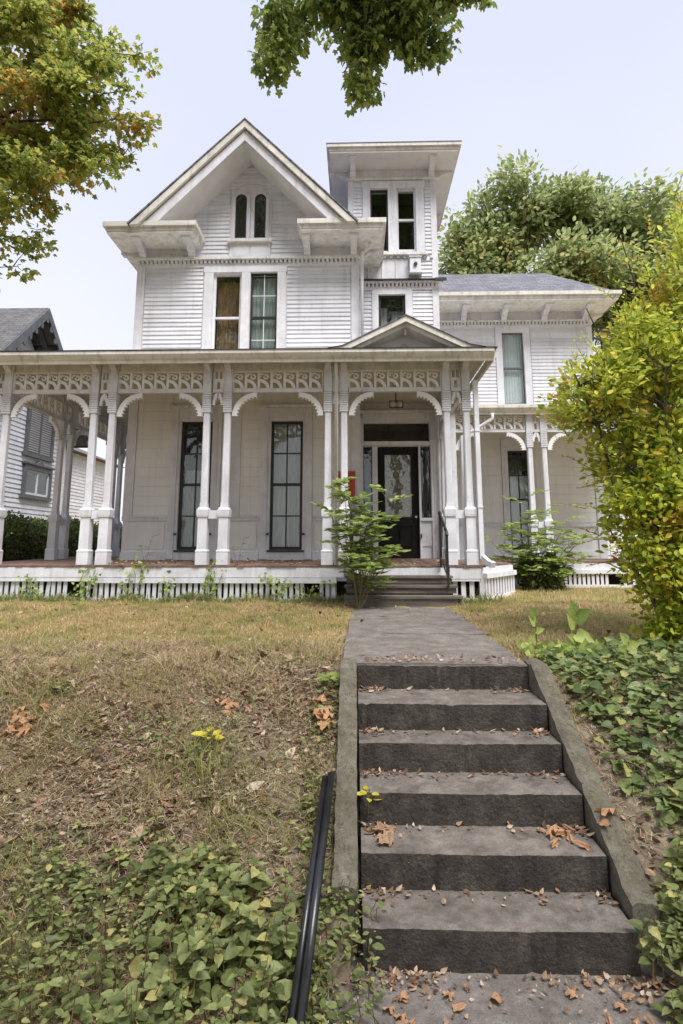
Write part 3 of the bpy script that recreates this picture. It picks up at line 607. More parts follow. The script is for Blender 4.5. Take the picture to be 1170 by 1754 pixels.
for x in (-.03, 1.66): bx('casing', 'paint', dr, x, x+.17, TY-.06, TY-.001, .7, 3.86); bx('capital', 'trim', dr, x-.02, x+.19, TY-.1, TY-.0605, 3.28, 3.34); bx('flute', 'trim', dr, x+.06, x+.11, TY-.07, TY-.0605, .9, 3.2)
bx('head', 'paint', dr, .141, 1.659, TY-.05, TY-.001, 3.735, 3.95); bx('head_moulding', 'trim', dr, -.08, 1.88, TY-.14, TY-.001, 3.952, 4.01)

# ---- porch roof, ceiling, gutters
def roofslab(x0, x1, y0, y1, zf, zb): return MB().prism([(y0, 4.2), (y1, 4.2), (y1, zb), (y0, zf)], x0, x1, 'yz').build('porch_roof', 'ceil', H)
roofslab(-6.95, 2.27, 9.4, 11.999, 4.215, 4.55); roofslab(.072, 2.27, 12.0, 12.999, 4.55, 4.6)
MB().box(-6.95, -4.831, 12.0, 21, 4.2, 4.3).build('porch_roof', 'ceil', H)
MB().box(tx1+.001, 2.27, 13.0, 13.2, 4.2, 4.5).build('porch_roof', 'ceil', H)
roofslab(tx1+.002, 7.2, 13.2, WY-.001, 4.18, 4.5)
def gutter(p, q, z0=4.03, z1=4.225, out_=(0, -1), parent=H):
    """moulded gutter along p-q (plan), bulging outwards"""
    prof = [(0, z0), (.035, z0), (.05, z0+.05), (.075, z0+.07), (.105, z0+.11), (.125, z0+.14), (.125, z1), (.10, z1), (.09, z1-.04), (0, z1-.04)]
    mb = MB(); n = len(prof); V = [(p[0]+out_[0]*a, p[1]+out_[1]*a, z) for a, z in prof]+[(q[0]+out_[0]*a, q[1]+out_[1]*a, z) for a, z in prof]
    mb.add(V, [tuple(range(n)), tuple(range(2*n-1, n-1, -1))]+[(i, i+n, (i+1) % n+n, (i+1) % n) for i in range(n)])
    g = mb.build('gutter', 'gutter', H); return g
for a, b in ((-7.0, -4.9), (-4.898, -2.7), (-2.698, -.3), (-.298, 2.3)):
    g = gutter((a, 9.47), (b, 9.47)); g.location.z = random.uniform(-.006, .006)
gutter((2.275, 9.47), (2.275, 13.0), out_=(1, 0)); gutter((-6.96, 9.47), (-6.96, 21), out_=(-1, 0))
gutter((2.4, 13.3), (7.2, 13.3), 3.99, 4.185)
bx('roof_edge', 'black', H, -7.05, 2.35, 9.33, 9.5, 4.226, 4.238)
# pediment over the entry
pc, pa = .84, 4.80
pe = MB().prism([(pc-1.05, 4.24), (pc, pa-.03), (pc+1.05, 4.24), (pc+.80, 4.24), (pc, pa-.17), (pc-.80, 4.24)], 9.42, 12.4, 'xz').build('pediment', 'trim', H)
MB().prism([(pc-1.30, 4.24), (pc-1.08, 4.27), (pc-.95, 4.33), (pc, pa), (pc+.95, 4.33), (pc+1.08, 4.27), (pc+1.30, 4.24), (pc+.93, 4.24), (pc, pa-.10), (pc-.93, 4.24)], 9.34, 9.419, 'xz').build('rake_moulding', 'gutter', pe)
MB().prism([(pc-1.32, 4.24), (pc-1.08, 4.285), (pc-.95, 4.345), (pc, pa+.02), (pc+.95, 4.345), (pc+1.08, 4.285), (pc+1.32, 4.24), (pc+1.08, 4.272), (pc+.95, 4.332), (pc, pa+.002), (pc-.95, 4.332), (pc-1.08, 4.272)], 9.32, 12.4, 'xz').build('shingle_edge', 'shingle', pe)
MB().prism([(pc-.84, 4.24), (pc, pa-.14), (pc+.84, 4.24)], 9.78, 9.82, 'xz').build('tympanum', 'soffit', pe)
MB().prism([(pc-.26, 4.25), (pc, 4.46), (pc+.26, 4.25), (pc+.235, 4.25), (pc, 4.44), (pc-.235, 4.25)], 9.765, 9.779, 'xz').build('tympanum_trim', 'grey', pe)
bx('drop_post', 'soffit', pe, pc-.02, pc+.02, 9.5, 9.56, 4.52, 4.66)

# ---- porch columns
def col_meshes():
    d = {}
    def sq(mb, z0, w0, z1, w1): mb.add([(-w0, -w0, z0), (w0, -w0, z0), (w0, w0, z0), (-w0, w0, z0), (-w1, -w1, z1), (w1, -w1, z1), (w1, w1, z1), (-w1, w1, z1)], [(3,2,1,0),(4,5,6,7),(0,1,5,4),(1,2,6,5),(2,3,7,6),(3,0,4,7)])
    mb = MB(); sq(mb, 0, .098, .22, .098); sq(mb, .221, .104, .25, .088); d['plinth'] = mb.mesh('plinth', 'paint')
    mb = MB(); sq(mb, .25, .082, .80, .078); d['pedestal'] = mb.mesh('pedestal', 'paint')
    mb = MB(); sq(mb, .80, .094, .83, .098); sq(mb, .831, .098, .92, .103); sq(mb, .921, .096, .96, .074); d['band'] = mb.mesh('band', 'paint')
    mb = MB()
    def octo(z0, w0, z1, w1, c=.3):
        def ring(w_, z): k = w_*(1-c); return [(-k, -w_, z), (k, -w_, z), (w_, -k, z), (w_, k, z), (k, w_, z), (-k, w_, z), (-w_, k, z), (-w_, -k, z)]
        mb.add(ring(w0, z0)+ring(w1, z1), [tuple(range(7, -1, -1)), tuple(range(8, 16))]+[(i, (i+1) % 8, (i+1) % 8+8, i+8) for i in range(8)])
    octo(.96, .066, 1.04, .061, .1); octo(1.04, .061, 2.62, .055, .28); d['shaft'] = mb.mesh('shaft', 'paint')
    mb = MB(); z = 2.62
    for k in range(9): sq(mb, z, .074, z+.03, .074); sq(mb, z+.0301, .056, z+.0399, .056); z += .04
    sq(mb, z, .07, 3.36, .07); sq(mb, 3.361, .08, 3.54, .08); d['capital'] = mb.mesh('capital', 'paint')
    mb = MB(); mb.prism([(.06, 3.30), (-.08, 3.30), (-.085, 3.36), (-.12, 3.40), (-.17, 3.42), (-.20, 3.45), (-.215, 3.50), (-.20, 3.54), (.06, 3.54)], -.05, .05, 'yz'); d['console'] = mb.mesh('console', 'paint')
    return d
CM = col_meshes()
def column(x, y, z=.66, rz=0):
    c = link('column', CM['shaft'], H, (x, y, z), (random.uniform(-.003, .003), random.uniform(-.004, .004), rz))
    for k in ('plinth', 'pedestal', 'band', 'capital', 'console'): link(k, CM[k], c)
    return c
# scalloped arch brackets in the local plane (x along, z up), origin at column face under the rail
def arch_bracket(r_, c=None, scal=6, zs=1.25):
    pi, po = [], []; n = scal*4
    for k in range(n+1):
        a = math.pi-math.pi/2*k/n; s = abs(math.sin(k*math.pi/4))
        ri = r_-.075-.018*s*1.0; ro = r_-.002+(.014*abs(math.sin(k*math.pi/4)))*0
        pi.append((r_+ri*math.cos(a), (-r_+ri*math.sin(a))*zs)); po.append((r_+ro*math.cos(a), (-r_+ro*math.sin(a))*zs))
    return [(p if True else p) for p in po]+pi[::-1]
def two_prism(poly_o, poly_i, y0, y1, mat, name):
    n = len(poly_o); mb = MB()
    mb.add([(x, y0, z) for x, z in poly_o]+[(x, y0, z) for x, z in poly_i]+[(x, y1, z) for x, z in poly_o]+[(x, y1, z) for x, z in poly_i],
       [f for k in range(n-1) for f in ((k, k+1, k+1+n, k+n), (k+2*n, k+3*n, k+1+3*n, k+1+2*n), (k, k+2*n, k+1+2*n, k+1), (k+n, k+1+n, k+1+3*n, k+3*n))]+[(0, n, 3*n, 2*n), (n-1, 3*n-1, 4*n-1, 2*n-1)])
    return mb.mesh(name, mat)
def ab_mesh(r_, zs, scal=7):
    o_, i_ = [], []; n = scal*4
    for k in range(n+1):
        a = math.pi-math.pi/2*k/n; sc_ = abs(math.sin(k*math.pi/4))
        ri = r_-.062+.030*(1-sc_); ro = r_-.001-.0*sc_; ri2 = r_-(.115 if r_ > .2 else .05)+.034*sc_*(1 if r_ > .2 else .4)
        o_.append((r_+ro*math.cos(a), (-r_+ro*math.sin(a))*zs)); i_.append((r_+ri2*math.cos(a), (-r_+ri2*math.sin(a))*zs))
    # scallops face the open side: the smaller radius has the lobes
    return two_prism(o_, i_, -.035, .035, 'fret', 'arch_bracket')
AB = ab_mesh(.43, .98, 8); ABS = ab_mesh(.085, 2.6, 3)
# fret cell: stile, quarter arc, scroll (x 0..p, z 0..h)
def fret_mesh(p, h):
    mb = MB(); mb.box(-.02, .02, -.025, .025, 0, h)
    def arc(cx_, cz, r0, r1, a0, a1, n=9, y=.018):
        pts = [(cx_+r1*math.cos(a0+(a1-a0)*k/n), cz+r1*math.sin(a0+(a1-a0)*k/n)) for k in range(n+1)]; pin = [(cx_+r0*math.cos(a0+(a1-a0)*k/n), cz+r0*math.sin(a0+(a1-a0)*k/n)) for k in range(n+1)]
        N = n+1
        mb.add([(x, -y, z) for x, z in pts]+[(x, -y, z) for x, z in pin]+[(x, y, z) for x, z in pts]+[(x, y, z) for x, z in pin],
           [f for k in range(n) for f in ((k, k+1, k+1+N, k+N), (k+2*N, k+3*N, k+1+3*N, k+1+2*N), (k, k+2*N, k+1+2*N, k+1), (k+N, k+1+N, k+1+3*N, k+3*N))])
    arc(.02, .0, .118, .172, 0, math.pi/2, 9, .024); arc(.125, .215, .022, .05, 0, 2*math.pi, 12)
    arc(.06, .24, .018, .04, -.5, 4.2, 8); mb.box(.02, p-.02, -.02, .02, h-.035, h)
    return mb.mesh('fret', 'fret')
_fm = {}
def bay(x0, x1, y, zr=3.67, zt=4.2, brackets=True, axis_='x', cells=7):
    """frieze between columns from x0 to x1: bottom rail, frets, top board, arch brackets"""
    L = x1-x0; p = L/cells; h = .33
    key = (round(p, 2)); 
    if key not in _fm: _fm[key] = fret_mesh(p, h)
    f = empty('frieze'); f.parent = H
    if axis_ == 'x': f.location = (x0, y, zr)
    else: f.location = (y, x0, zr); f.rotation_euler = (0, 0, math.pi/2)
    bx('bottom_rail', 'paint', f, 0, L, -.04, .04, -.03, .03); bx('rail_bead', 'trim', f, 0, L, -.048, .048, .0305, .042)
    bx('top_board', 'trim', f, 0, L, -.02, .02, .375, zt-zr-.002)
    for k in range(cells): link('fret', _fm[key], f, (p*k+.0, 0, .0425))
    link('end_stile', _unit['paint'], f, (L-.02, -.025, .043), None, (.02, .05, .33))
    if brackets:
        link('arch_bracket', AB, f, (0, 0, -.031)); link('arch_bracket', AB, f, (L, 0, -.031), None, (-1, 1, 1))
    return f
def pair_panel(x0, x1, y, zr=3.67, axis_='x'):
    """narrow panel with trefoil holes and lancet arch between paired columns"""
    L = x1-x0; f = empty('frieze'); f.parent = H
    if axis_ == 'x': f.location = (x0, y, zr)
    else: f.location = (y, x0, zr); f.rotation_euler = (0, 0, math.pi/2)
    bx('bottom_rail', 'paint', f, 0, L, -.04, .04, -.03, .03)
    mb = MB(); m_ = L/2
    mb.box(0, L, -.02, .02, .17, .22); mb.box(0, L, -.02, .02, .36, .52); mb.box(0, m_-.03, -.02, .02, .031, .1699); mb.box(m_+.03, L, -.02, .02, .031, .1699)
    mb.box(0, .03, -.02, .02, .2201, .3599); mb.box(L-.03, L, -.02, .02, .2201, .3599); mb.box(m_-.012, m_+.012, -.02, .02, .2201, .3599)
    mb.build('pierced_panel', 'trim', f)
    link('arch_bracket', ABS, f, (0, 0, -.031)); link('arch_bracket', ABS, f, (L, 0, -.031), None, (-1, 1, 1))
    bx('tie_block', 'paint', f, 0, L, -.05, .05, -2.24, -2.10)
    return f
CY = 9.95; hw = .08
PX_ = [(-6.52, -6.19), (-4.62, -4.30), (-2.61, -2.26), (-.50, -.21), (1.57, 1.91)]
for a, b in PX_:
    column(a, CY); column(b, CY); pair_panel(a+hw, b-hw, CY)
for (a, b), (c, d) in zip(PX_[:-1], PX_[1:]): bay(b+hw, c-hw, CY)
# return frieze at the right end of the main porch and the side porch on the left
for y0, y1 in ((12.2, 12.62), (15.0, 15.4)):
    column(-6.36, y0, .68, math.pi/2*0); column(-6.36, y1, .68); pair_panel(y0+hw, y1-hw, -6.36, axis_='y')
bay(10.05, 12.12, -6.36, axis_='y', cells=8); bay(12.70, 14.92, -6.36, axis_='y', cells=8); bay(15.48, 17.6, -6.36, axis_='y', cells=8)
column(-6.36, 17.7, .68); bay(17.78, 20.5, -6.36, axis_='y', cells=9)
bay(10.03, 12.9, 1.91, axis_='y', cells=10, brackets=True)
column(1.91, 12.8, .7)
# wing porch
WC = 13.45
for a, b in ((4.0, 4.34), (6.3, 6.62)):
    column(a, WC, .62); column(b, WC, .62); pair_panel(a+hw, b-hw, WC, 3.63)
bay(2.3, 4.0-hw, WC, 3.63, cells=7); bay(4.34+hw, 6.3-hw, WC, 3.63, cells=8)
bx('pilaster', 'paint', H, 2.1, 2.3, WC-.1, WC+.1, .62, 4.17)
# ceiling lantern over the door
lamp = empty('porch_lantern'); lamp.parent = H
MB().tube([(.80, 11.5, 4.199), (.80, 11.5, 3.86)], .012, 6).build('stem', 'black', lamp)
mb = MB()
for dx in (-.13, .13): mb.bar((.80+dx, 11.42, 3.72), (.80+dx, 11.42, 3.85), .015, .015)
mb.bar((.66, 11.42, 3.85), (.94, 11.42, 3.85), .015, .015); mb.bar((.66, 11.42, 3.72), (.94, 11.42, 3.72), .015, .015); mb.bar((.8, 11.42, 3.85), (.8, 11.5, 3.85), .015, .015); mb.build('frame', 'black', lamp)
for dx in (-.065, .065): smooth(MB().tube([(.80+dx, 11.42, 3.725), (.80+dx, 11.42, 3.74), (.80+dx, 11.42, 3.785), (.80+dx, 11.42, 3.83), (.80+dx, 11.42, 3.845)], [.02, .045, .055, .045, .02], 12).build('globe', 'ceil', lamp))

# ---- decks
def deck(poly, name='deck'):
    return MB().prism(poly, .52, .625, 'xy').build(name, 'paint', H)
dk = MB().prism([(-6.8, 9.83), (2.03, 9.83), (3.0, 11.55), (3.0, 13.28), (7.0, 13.28), (7.0, WY), (tx1, WY), (tx1, 13), (.07, 13), (.07, 12.02), (-4.83, 12.02), (-4.83, 21), (-6.8, 21)], .40, .62, 'xy').build('deck', 'paint', H)
_fb = MB().box(0, 1, 0, 1, -.028, 0).mesh('floorboard', 'floor')
x = -6.82; ang = math.atan(.045/2.2)
while x < 2.0:
    y1 = 12.0 if x < .02 and x > -4.8 else 13.0
    if x <= -4.8: y1 = 14.2
    link('floorboard', _fb, dk, (x, 9.79+random.uniform(-.012, .008), .652), (ang, 0, 0), (.118, y1-9.79, 1)); x += .124
x = 1.99
while x < 2.95:
    y0 = 9.79+(x+.12-2.0)*1.77; link('floorboard', _fb, dk, (x, y0, .655), (ang*.6, 0, 0), (.118, 13.2-y0, 1)); x += .124
x = 2.97
while x < 7.0: link('floorboard', _fb, dk, (x, 13.24, .652), (ang*.6, 0, 0), (.118, WY-13.24-.02, 1)); x += .124
bx('rim_board', 'paint', dk, -6.81, -.02+-.2, 9.80, 9.829, .46, .621)
bx('rim_board', 'paint', dk, 1.52, 2.03, 9.80, 9.829, .44, .621)
# lattice skirting: each slat its own piece
def lattice(p, q, z0, z1, gaps=(), slatw=.062, pitch=.099, rail=True):
    p, q = Vector((*p, 0)), Vector((*q, 0)); d = q-p; L = d.length; a = math.atan2(d.y, d.x)
    l = empty('lattice'); l.parent = H; l.location = (p.x, p.y, 0); l.rotation_euler = (0, 0, a)
    if rail:
        bx('top_rail', 'paint', l, 0, L, -.055, .02, z1+.001, z1+.085)
    bx('bottom_rail', 'trim', l, 0, L, -.03, .01, z0-.04, z0+.03)
    x = .02
    while x < L-slatw:
        if not any(g0 < x < g1 for g0, g1 in gaps):
            s = bx('slat', 'paint', l, x, x+slatw, -.012, .006, z0+.031, z1); s.rotation_euler = (0, random.gauss(0, .018), 0)
            if random.random() < .12: s.rotation_euler = (0, random.gauss(0, .07), 0)
        x += pitch
    return l
lattice((-6.8, 9.86), (-4.42, 9.86), .10, .39, ((1.98, 2.13),)); lattice((-4.40, 9.84), (-.34, 9.84), .09, .365, ((3.52, 3.70),))
bx('corner_post', 'trim', H, -.52, -.34, 9.9, 10.0, 0, .39); bx('corner_post', 'paint', H, 2.0, 2.08, 9.82, 9.88, 0, .43)
lattice((1.55, 9.86), (2.0, 9.86), .10, .40, slatw=.075, pitch=.135); lattice((2.09, 9.90), (3.0, 11.5), .10, .44, slatw=.1, pitch=.17)
lattice((3.05, 13.26), (7.0, 13.26), .12, .385, ((2.45, 2.78),), slatw=.062)
bx('rim_board', 'paint', dk, 2.96, 7.01, 13.25, 13.279, .46, .621)
# dark void behind the lattice
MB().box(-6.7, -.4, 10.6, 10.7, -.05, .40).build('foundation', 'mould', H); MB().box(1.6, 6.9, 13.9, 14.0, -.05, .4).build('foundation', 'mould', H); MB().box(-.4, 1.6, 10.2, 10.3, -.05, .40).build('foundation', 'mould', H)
# ---- downspouts
def spout(pts, r_=.032, mat='paint'):
    d = smooth(MB().tube(pts, r_, 10).build('downspout', mat, H)); return d
spout([(-.345, 9.55, 4.10), (-.345, 9.62, 4.0), (-.345, 9.80, 3.90), (-.345, 9.80, .66)], .03)
spout([(.30, 11.75, 7.47), (.30, 11.75, 7.38), (.15, 11.86, 7.3), (.135, 11.87, 7.2), (.125, 11.87, 4.65)], .035)
mb = MB(); mb.bar((2.06, 9.86, 3.8), (2.06, 9.86, .76), .075, .10); mb.bar((2.06, 9.86, .80), (2.16, 9.70, .68), .085, .075); mb.bar((2.16, 9.70, .69), (2.19, 9.64, .665), .1, .09); mb.build('downspout', 'paint', H)
for z in (1.6, 2.9): bx('strap', 'paint', H, 2.015, 2.105, 9.80, 9.92, z, z+.03)
spout([(3.13, 13.2, 4.0), (3.13, 13.2, 3.88), (2.72, 13.28, 3.62), (2.45, 13.35, 3.5), (2.42, 13.37, .7)], .04)

# ------------------------------------------------------------------ porch steps (wood)
ps = empty('porch_steps'); tag(ps, 'worn wooden porch steps rising from the walk to the front door', 'steps')
for i, (y, z) in enumerate(((9.53, .50), (9.26, .365), (8.99, .225))):
    bevel(bx('tread', 'tread', ps, -.20+.0*i, 1.52+.03*i, y-.02, y+.285, z-.035, z), .006)
    bx('riser', 'tread', ps, -.17, 1.50+.03*i, y+.01, y+.035, (z-.17 if i == 2 else z-.12), z-.036)
bx('riser', 'paint', ps, -.17, 1.5, 9.79, 9.815, .501, .62); bx('stringer', 'tread', ps, -.199, -.171, 9.0, 9.8, .0, .185); bx('stringer', 'tread', ps, 1.501, 1.53, 9.0, 9.8, 0, .185)
def handrail(x, label):
    h = empty('handrail'); mb = MB()
    p0, p1 = (x, 9.75, 1.52), (x+.03, 9.22, 1.17)
    MB().tube([(x, 9.80, 1.49), (x, 9.77, 1.525), p0, p1, (x+.03, 9.19, 1.13)], .022, 8).build('top_rail', 'iron', h)
    MB().bar((x, 9.75, .62), p0, .03, .03).build('post', 'iron', h); MB().bar((x+.03, 9.22, .34), p1, .03, .03).build('post', 'iron', h)
    MB().bar((x, 9.75, .78), (x+.03, 9.22, .48), .02, .02).build('bottom_rail', 'iron', h)
    for k in range(1, 5):
        t = k/5; y = 9.75-.53*t; MB().bar((x+.03*t, y, .78-.30*t), (x+.03*t, y, 1.52-.35*t), .012, .012).build('baluster', 'iron', h)
    tag(h, label, 'handrail', 'iron handrails of the porch steps'); return h
handrail(1.37, 'black iron handrail on the right of the porch steps'); handrail(-.10, 'black iron handrail behind the sapling left of the porch steps')
# red notice and grey plate on the wall
sg = empty('notice_sign'); tag(sg, 'red notice board fixed to the wall left of the front door', 'sign')
bx('board', 'redsign', sg, -.42, -.035, MY-.075, MY-.06, 1.97, 2.50)
for k in range(7): bx('text_line', 'trim' if False else 'door', sg, -.38, -.38+.3*random.uniform(.6, 1), MY-.0765, MY-.0752, 2.40-.058*k, 2.412-.058*k)
bx('lower_plate', 'grey', sg, -.24, -.04, MY-.075, MY-.06, 1.70, 1.955)

# ------------------------------------------------------------------ neighbouring buildings
N = empty('neighbour_house'); tag(N, 'white clapboard house with dark gabled roof beyond the left porch', 'house')
nX = -10.5; yF, yB, yP = 14.2, 20.3, 17.25
MB().prism([(yF, 0), (yB, 0), (yB, 5.0), (yP, 8.05), (yF, 5.0)], nX-9, nX, 'yz').build('wall', 'clap', N)
nr = MB().prism([(yF-.6, 4.81), (yP, 8.46), (yB+.6, 4.81), (yB+.6, 4.58), (yP, 8.23), (yF-.6, 4.58)], nX-9.5, nX+.75, 'yz').build('roof', 'shingle2', N)
MB().prism([(yF-.62, 4.77), (yP, 8.44), (yB+.62, 4.77), (yB+.62, 4.45), (yP, 8.12), (yF-.62, 4.45)], nX+.751, nX+.80, 'yz').build('verge_board', 'steel', N)
for y in np.arange(yF-.4, yB+.5, .28): bx('verge_tooth', 'steel', N, nX+.755, nX+.795, y, y+.12, 8.44-abs(y+.06-yP)*1.0-.46, 8.44-abs(y+.06-yP)*1.0-.30)
for s in (-1, 1): MB().bar((nX+.4, yP+s*.1, 7.9), (nX+.4, yP+s*1.5, 6.5), .1, .12).build('gable_brace', 'steel', N)
_nc = MB().prism([(0, 0), (.03, 0), (.006, .15), (0, .15)], 0, 1, 'xz').mesh('clapboard', 'clap')
z = .3
while z < 7.9:
    hw_ = min(3.05, 8.05-z-.14)
    link('clapboard', _nc, N, (nX, yP-hw_, z), None, (1, 2*hw_, 1)); z += .145
bx('corner_board', 'paint', N, nX-.05, nX+.04, yB-.01, yB+.16, 0, 4.9)
def nwin(y0, y1, z0, z1, shut=False):
    wd = empty('window'); wd.parent = N
    for a in ((y0-.12, y0, z0, z1), (y1, y1+.12, z0, z1), (y0-.12, y1+.12, z1, z1+.16), (y0-.2, y1+.2, z0-.12, z0)): bx('casing', 'steel', wd, nX+.031, nX+.12, a[0], a[1], a[2], a[3])
    if shut:
        ym = (y0+y1)/2
        for a, b in ((y0, ym-.01), (ym+.01, y1)):
            s = bx('shutter', 'steel', wd, nX+.032, nX+.07, a, b, z0, z1)
            z = z0+.06
            while z < z1-.06: bx('louvre', 'grey', wd, nX+.0705, nX+.085, a+.06, b-.06, z, z+.035); z += .075
    else:
        bx('pane', 'glass', wd, nX+.05, nX+.055, y0+.06, y1-.06, z0+.06, z1-.06); bx('interior', 'dark', wd, nX+.032, nX+.036, y0, y1, z0, z1); ym = (y0+y1)/2
        for a, b, c, d in ((y0, y0+.07, z0, z1), (y1-.07, y1, z0, z1), (ym-.035, ym+.035, z0, z1), (y0, y1, z0, z0+.07), (y0, y1, z1-.07, z1)): bx('sash', 'paint', wd, nX+.037, nX+.075, a, b, c, d)
        MB().prism([(y0-.2, z1+.161), (y1+.2, z1+.161), (y1+.2, z1+.22), ((y0+y1)/2+.2, z1+.22), ((y0+y1)/2, z1+.34), ((y0+y1)/2-.2, z1+.22), (y0-.2, z1+.22)], nX+.031, nX+.16, 'yz').build('hood', 'steel', wd)
nwin(17.95, 19.35, 3.95, 5.75, True); nwin(18.0, 19.4, 2.62, 3.42)
N2x = -12.2
n2 = MB().box(N2x-7, N2x, yB+.2, 29, 0, 5.0).build('rear_wall', 'clap', N)
z = .3
while z < 4.9: link('clapboard', _nc, N, (N2x, yB+.2, z), None, (1, 8.5, 1)); z += .145
MB().prism([(N2x-7.5, 5.0), (N2x+.4, 5.0), (N2x-3.5, 6.6)], yB+.1, 29.3, 'xz').build('rear_roof', 'shingle2', N)
for (a, b, c, d) in ((22.5, 23.3, 3.2, 4.6), (22.4, 23.4, 1.2, 2.6)):
    wd = empty('window'); wd.parent = N
    bx('casing', 'steel', wd, N2x+.031, N2x+.1, a-.15, b+.15, c-.15, d+.2); bx('pane', 'glass', wd, N2x+.108, N2x+.112, a, b, c, d); bx('interior', 'dark', wd, N2x+.1005, N2x+.104, a, b, c, d)
# white garage to the right, behind the tree
Gq = empty('garage'); tag(Gq, 'plain white garage glimpsed between house corner and yellow-green tree', 'garage')
gwall = MB().prism([(9.5, 0), (18, 0), (18, 2.8), (13.7, 4.6), (9.5, 2.8)], 26, 32, 'xz').build('wall', 'clap', Gq)
MB().prism([(9.1, 2.65), (13.7, 4.7), (18.4, 2.65), (18.4, 2.5), (13.7, 4.5), (9.1, 2.5)], 25.6, 32.3, 'xz').build('roof', 'shingle2', Gq)
for k in range(4): bx('door_panel', 'paint', Gq, 11, 14, 25.96, 25.999, .1+.55*k, .6+.55*k)

# ================================================================== vegetation
OV = (np.array([(0, 0, 0), (.32, .25, .05), (.72, .19, .04), (1, 0, -.04), (.72, -.19, .04), (.32, -.25, .05)]), np.array([(0, 3, 2, 1), (0, 5, 4, 3)]))
LANCE = (np.array([(0, 0, 0), (.3, .14, .03), (.7, .11, .02), (1, 0, -.06), (.7, -.11, .02), (.3, -.14, .03)]), np.array([(0, 3, 2, 1), (0, 5, 4, 3)]))
OVN = (np.array([(0, 0, 0), (.3, .19, .05), (.7, .15, .04), (1, 0, -.08), (.7, -.15, .04), (.3, -.19, .05)]), OV[1])
HEART = (np.array([(0, 0, 0), (-.10, .2, .02), (.12, .40, .05), (.5, .33, .04), (1, 0, -.08), (.5, -.33, .04), (.12, -.40, .05), (-.10, -.2, .02)]), np.array([(0, 4, 3, 2, 1), (0, 7, 6, 5, 4)]))
MAPLE = (np.array([(0, 0, 0), (-.06, .22, -.05), (.06, .40, -.12), (.22, .27, .02), (.40, .46, -.10), (.60, .40, -.10), (.58, .20, .03), (.82, .15, -.03), (1, 0, -.12), (.82, -.15, -.03), (.58, -.20, .03), (.60, -.40, -.10), (.40, -.46, -.10), (.22, -.27, .02), (.06, -.40, -.12), (-.06, -.22, -.05)]),
         np.array([(0, 8, 7, 6, 5, 4, 3, 2, 1), (0, 15, 14, 13, 12, 11, 10, 9, 8)]))
CURL = (np.array([(0, 0, .1), (.25, .26, .2), (.62, .22, .28), (1, .02, .35), (.66, -.2, .1), (.3, -.28, -.02)]), np.array([(0, 3, 2, 1), (0, 5, 4, 3)]))
def unit(a): return a/np.maximum(np.linalg.norm(a, axis=1, keepdims=True), 1e-9)
def leaves(P, A, Nn, S, tpl, mat, name='leaves'):
    """P base points, A leaf axes, Nn approximate normals, S sizes"""
    T, Fc = tpl; P = np.asarray(P, float); A = unit(np.asarray(A, float)); B = unit(np.cross(Nn, A)); C_ = np.cross(A, B)
    S = np.asarray(S, float).reshape(-1, 1, 1)
    V = P[:, None, :]+S*(T[None, :, 0:1]*A[:, None, :]+T[None, :, 1:2]*B[:, None, :]+T[None, :, 2:3]*C_[:, None, :])
    n = len(T); Fa = (Fc[None, :, :]+(np.arange(len(P))*n)[:, None, None]).reshape(-1, Fc.shape[1])
    return raw_mesh(name, V.reshape(-1, 3), Fa, mat)
def rdir(n): return unit(rng.normal(size=(n, 3)))
def blob_points(blobs, hollow=.4):
    """sample cluster centres in ellipsoids (cx,cy,cz,rx,ry,rz,n)"""
    out_ = []
    for cx_, cy, cz, rx, ry, rz, n in blobs:
        d = rdir(n); r_ = rng.random(n)**hollow
        out_.append(np.stack([cx_+d[:, 0]*rx*r_, cy+d[:, 1]*ry*r_, cz+d[:, 2]*rz*r_], 1))
    return np.concatenate(out_)
def curve(p, q, n=6, sag=0., jit=.0):
    p, q = np.array(p, float), np.array(q, float); L = np.linalg.norm(q-p); o = []
    for k in range(n+1):
        t = k/n; v = p+(q-p)*t; v = v+np.array([0, 0, sag*L*math.sin(math.pi*t)])
        if 0 < k < n: v = v+rng.normal(0, jit*L, 3)
        o.append(tuple(v))
    return o
def make_tree(name, limbs, clusters, per, spread, size, tpl, leaf, label, cat='tree', group=None, twig=.012, twig_every=1, droop=.3, flat=1., parent_base=None, up=1.0, spray=0.):
    """limbs: list of (polyline, r0, r1); clusters: (n,3) leaf-cluster centres"""
    root = empty(name)
    mb = MB(); nodes = []
    for pl, r0, r1 in limbs:
        n = len(pl); mb.tube(pl, [r0+(r1-r0)*k/(n-1) for k in range(n)], 8 if r0 > .05 else 5)
        nodes += [(np.array(q), r0+(r1-r0)*k/(n-1)) for k, q in enumerate(pl)][1:]
    NP = np.array([q for q, _ in nodes]); dirs = np.zeros_like(clusters)
    for i, c in enumerate(clusters):
        d2 = ((NP-c)**2).sum(1)+np.maximum(NP[:, 2]-c[2], 0)**2*(2 if droop < .5 else 0); j = int(d2.argmin()); v = c-NP[j]; L = np.linalg.norm(v); dirs[i] = v/max(L, 1e-6)
        if i % twig_every == 0: mb.tube(curve(NP[j], c, 3, .06, .04), [twig*1.6, twig*1.2, twig*.8, twig*.45], 4, False)
    mb.build('trunk', 'bark', root)
    n = len(clusters); idx_ = np.repeat(np.arange(n), per)
    off = np.clip(rng.normal(size=(n*per, 3)), -1.7, 1.7)*spread*np.array([1, 1, flat])
    if spray: off += dirs[idx_]*(rng.random((n*per, 1))*spray)
    P = clusters[idx_]+off
    A = unit(off)*.7+dirs[idx_]*.5+rdir(n*per)*.7+np.array([0, 0, -droop]); Nn = np.array([0, 0, up])+rdir(n*per)*.75
    link('crown', leaves(P, A, Nn, size*(.65+.7*rng.random(n*per)), tpl, leaf), root)
    return tag(root, label, cat, group)

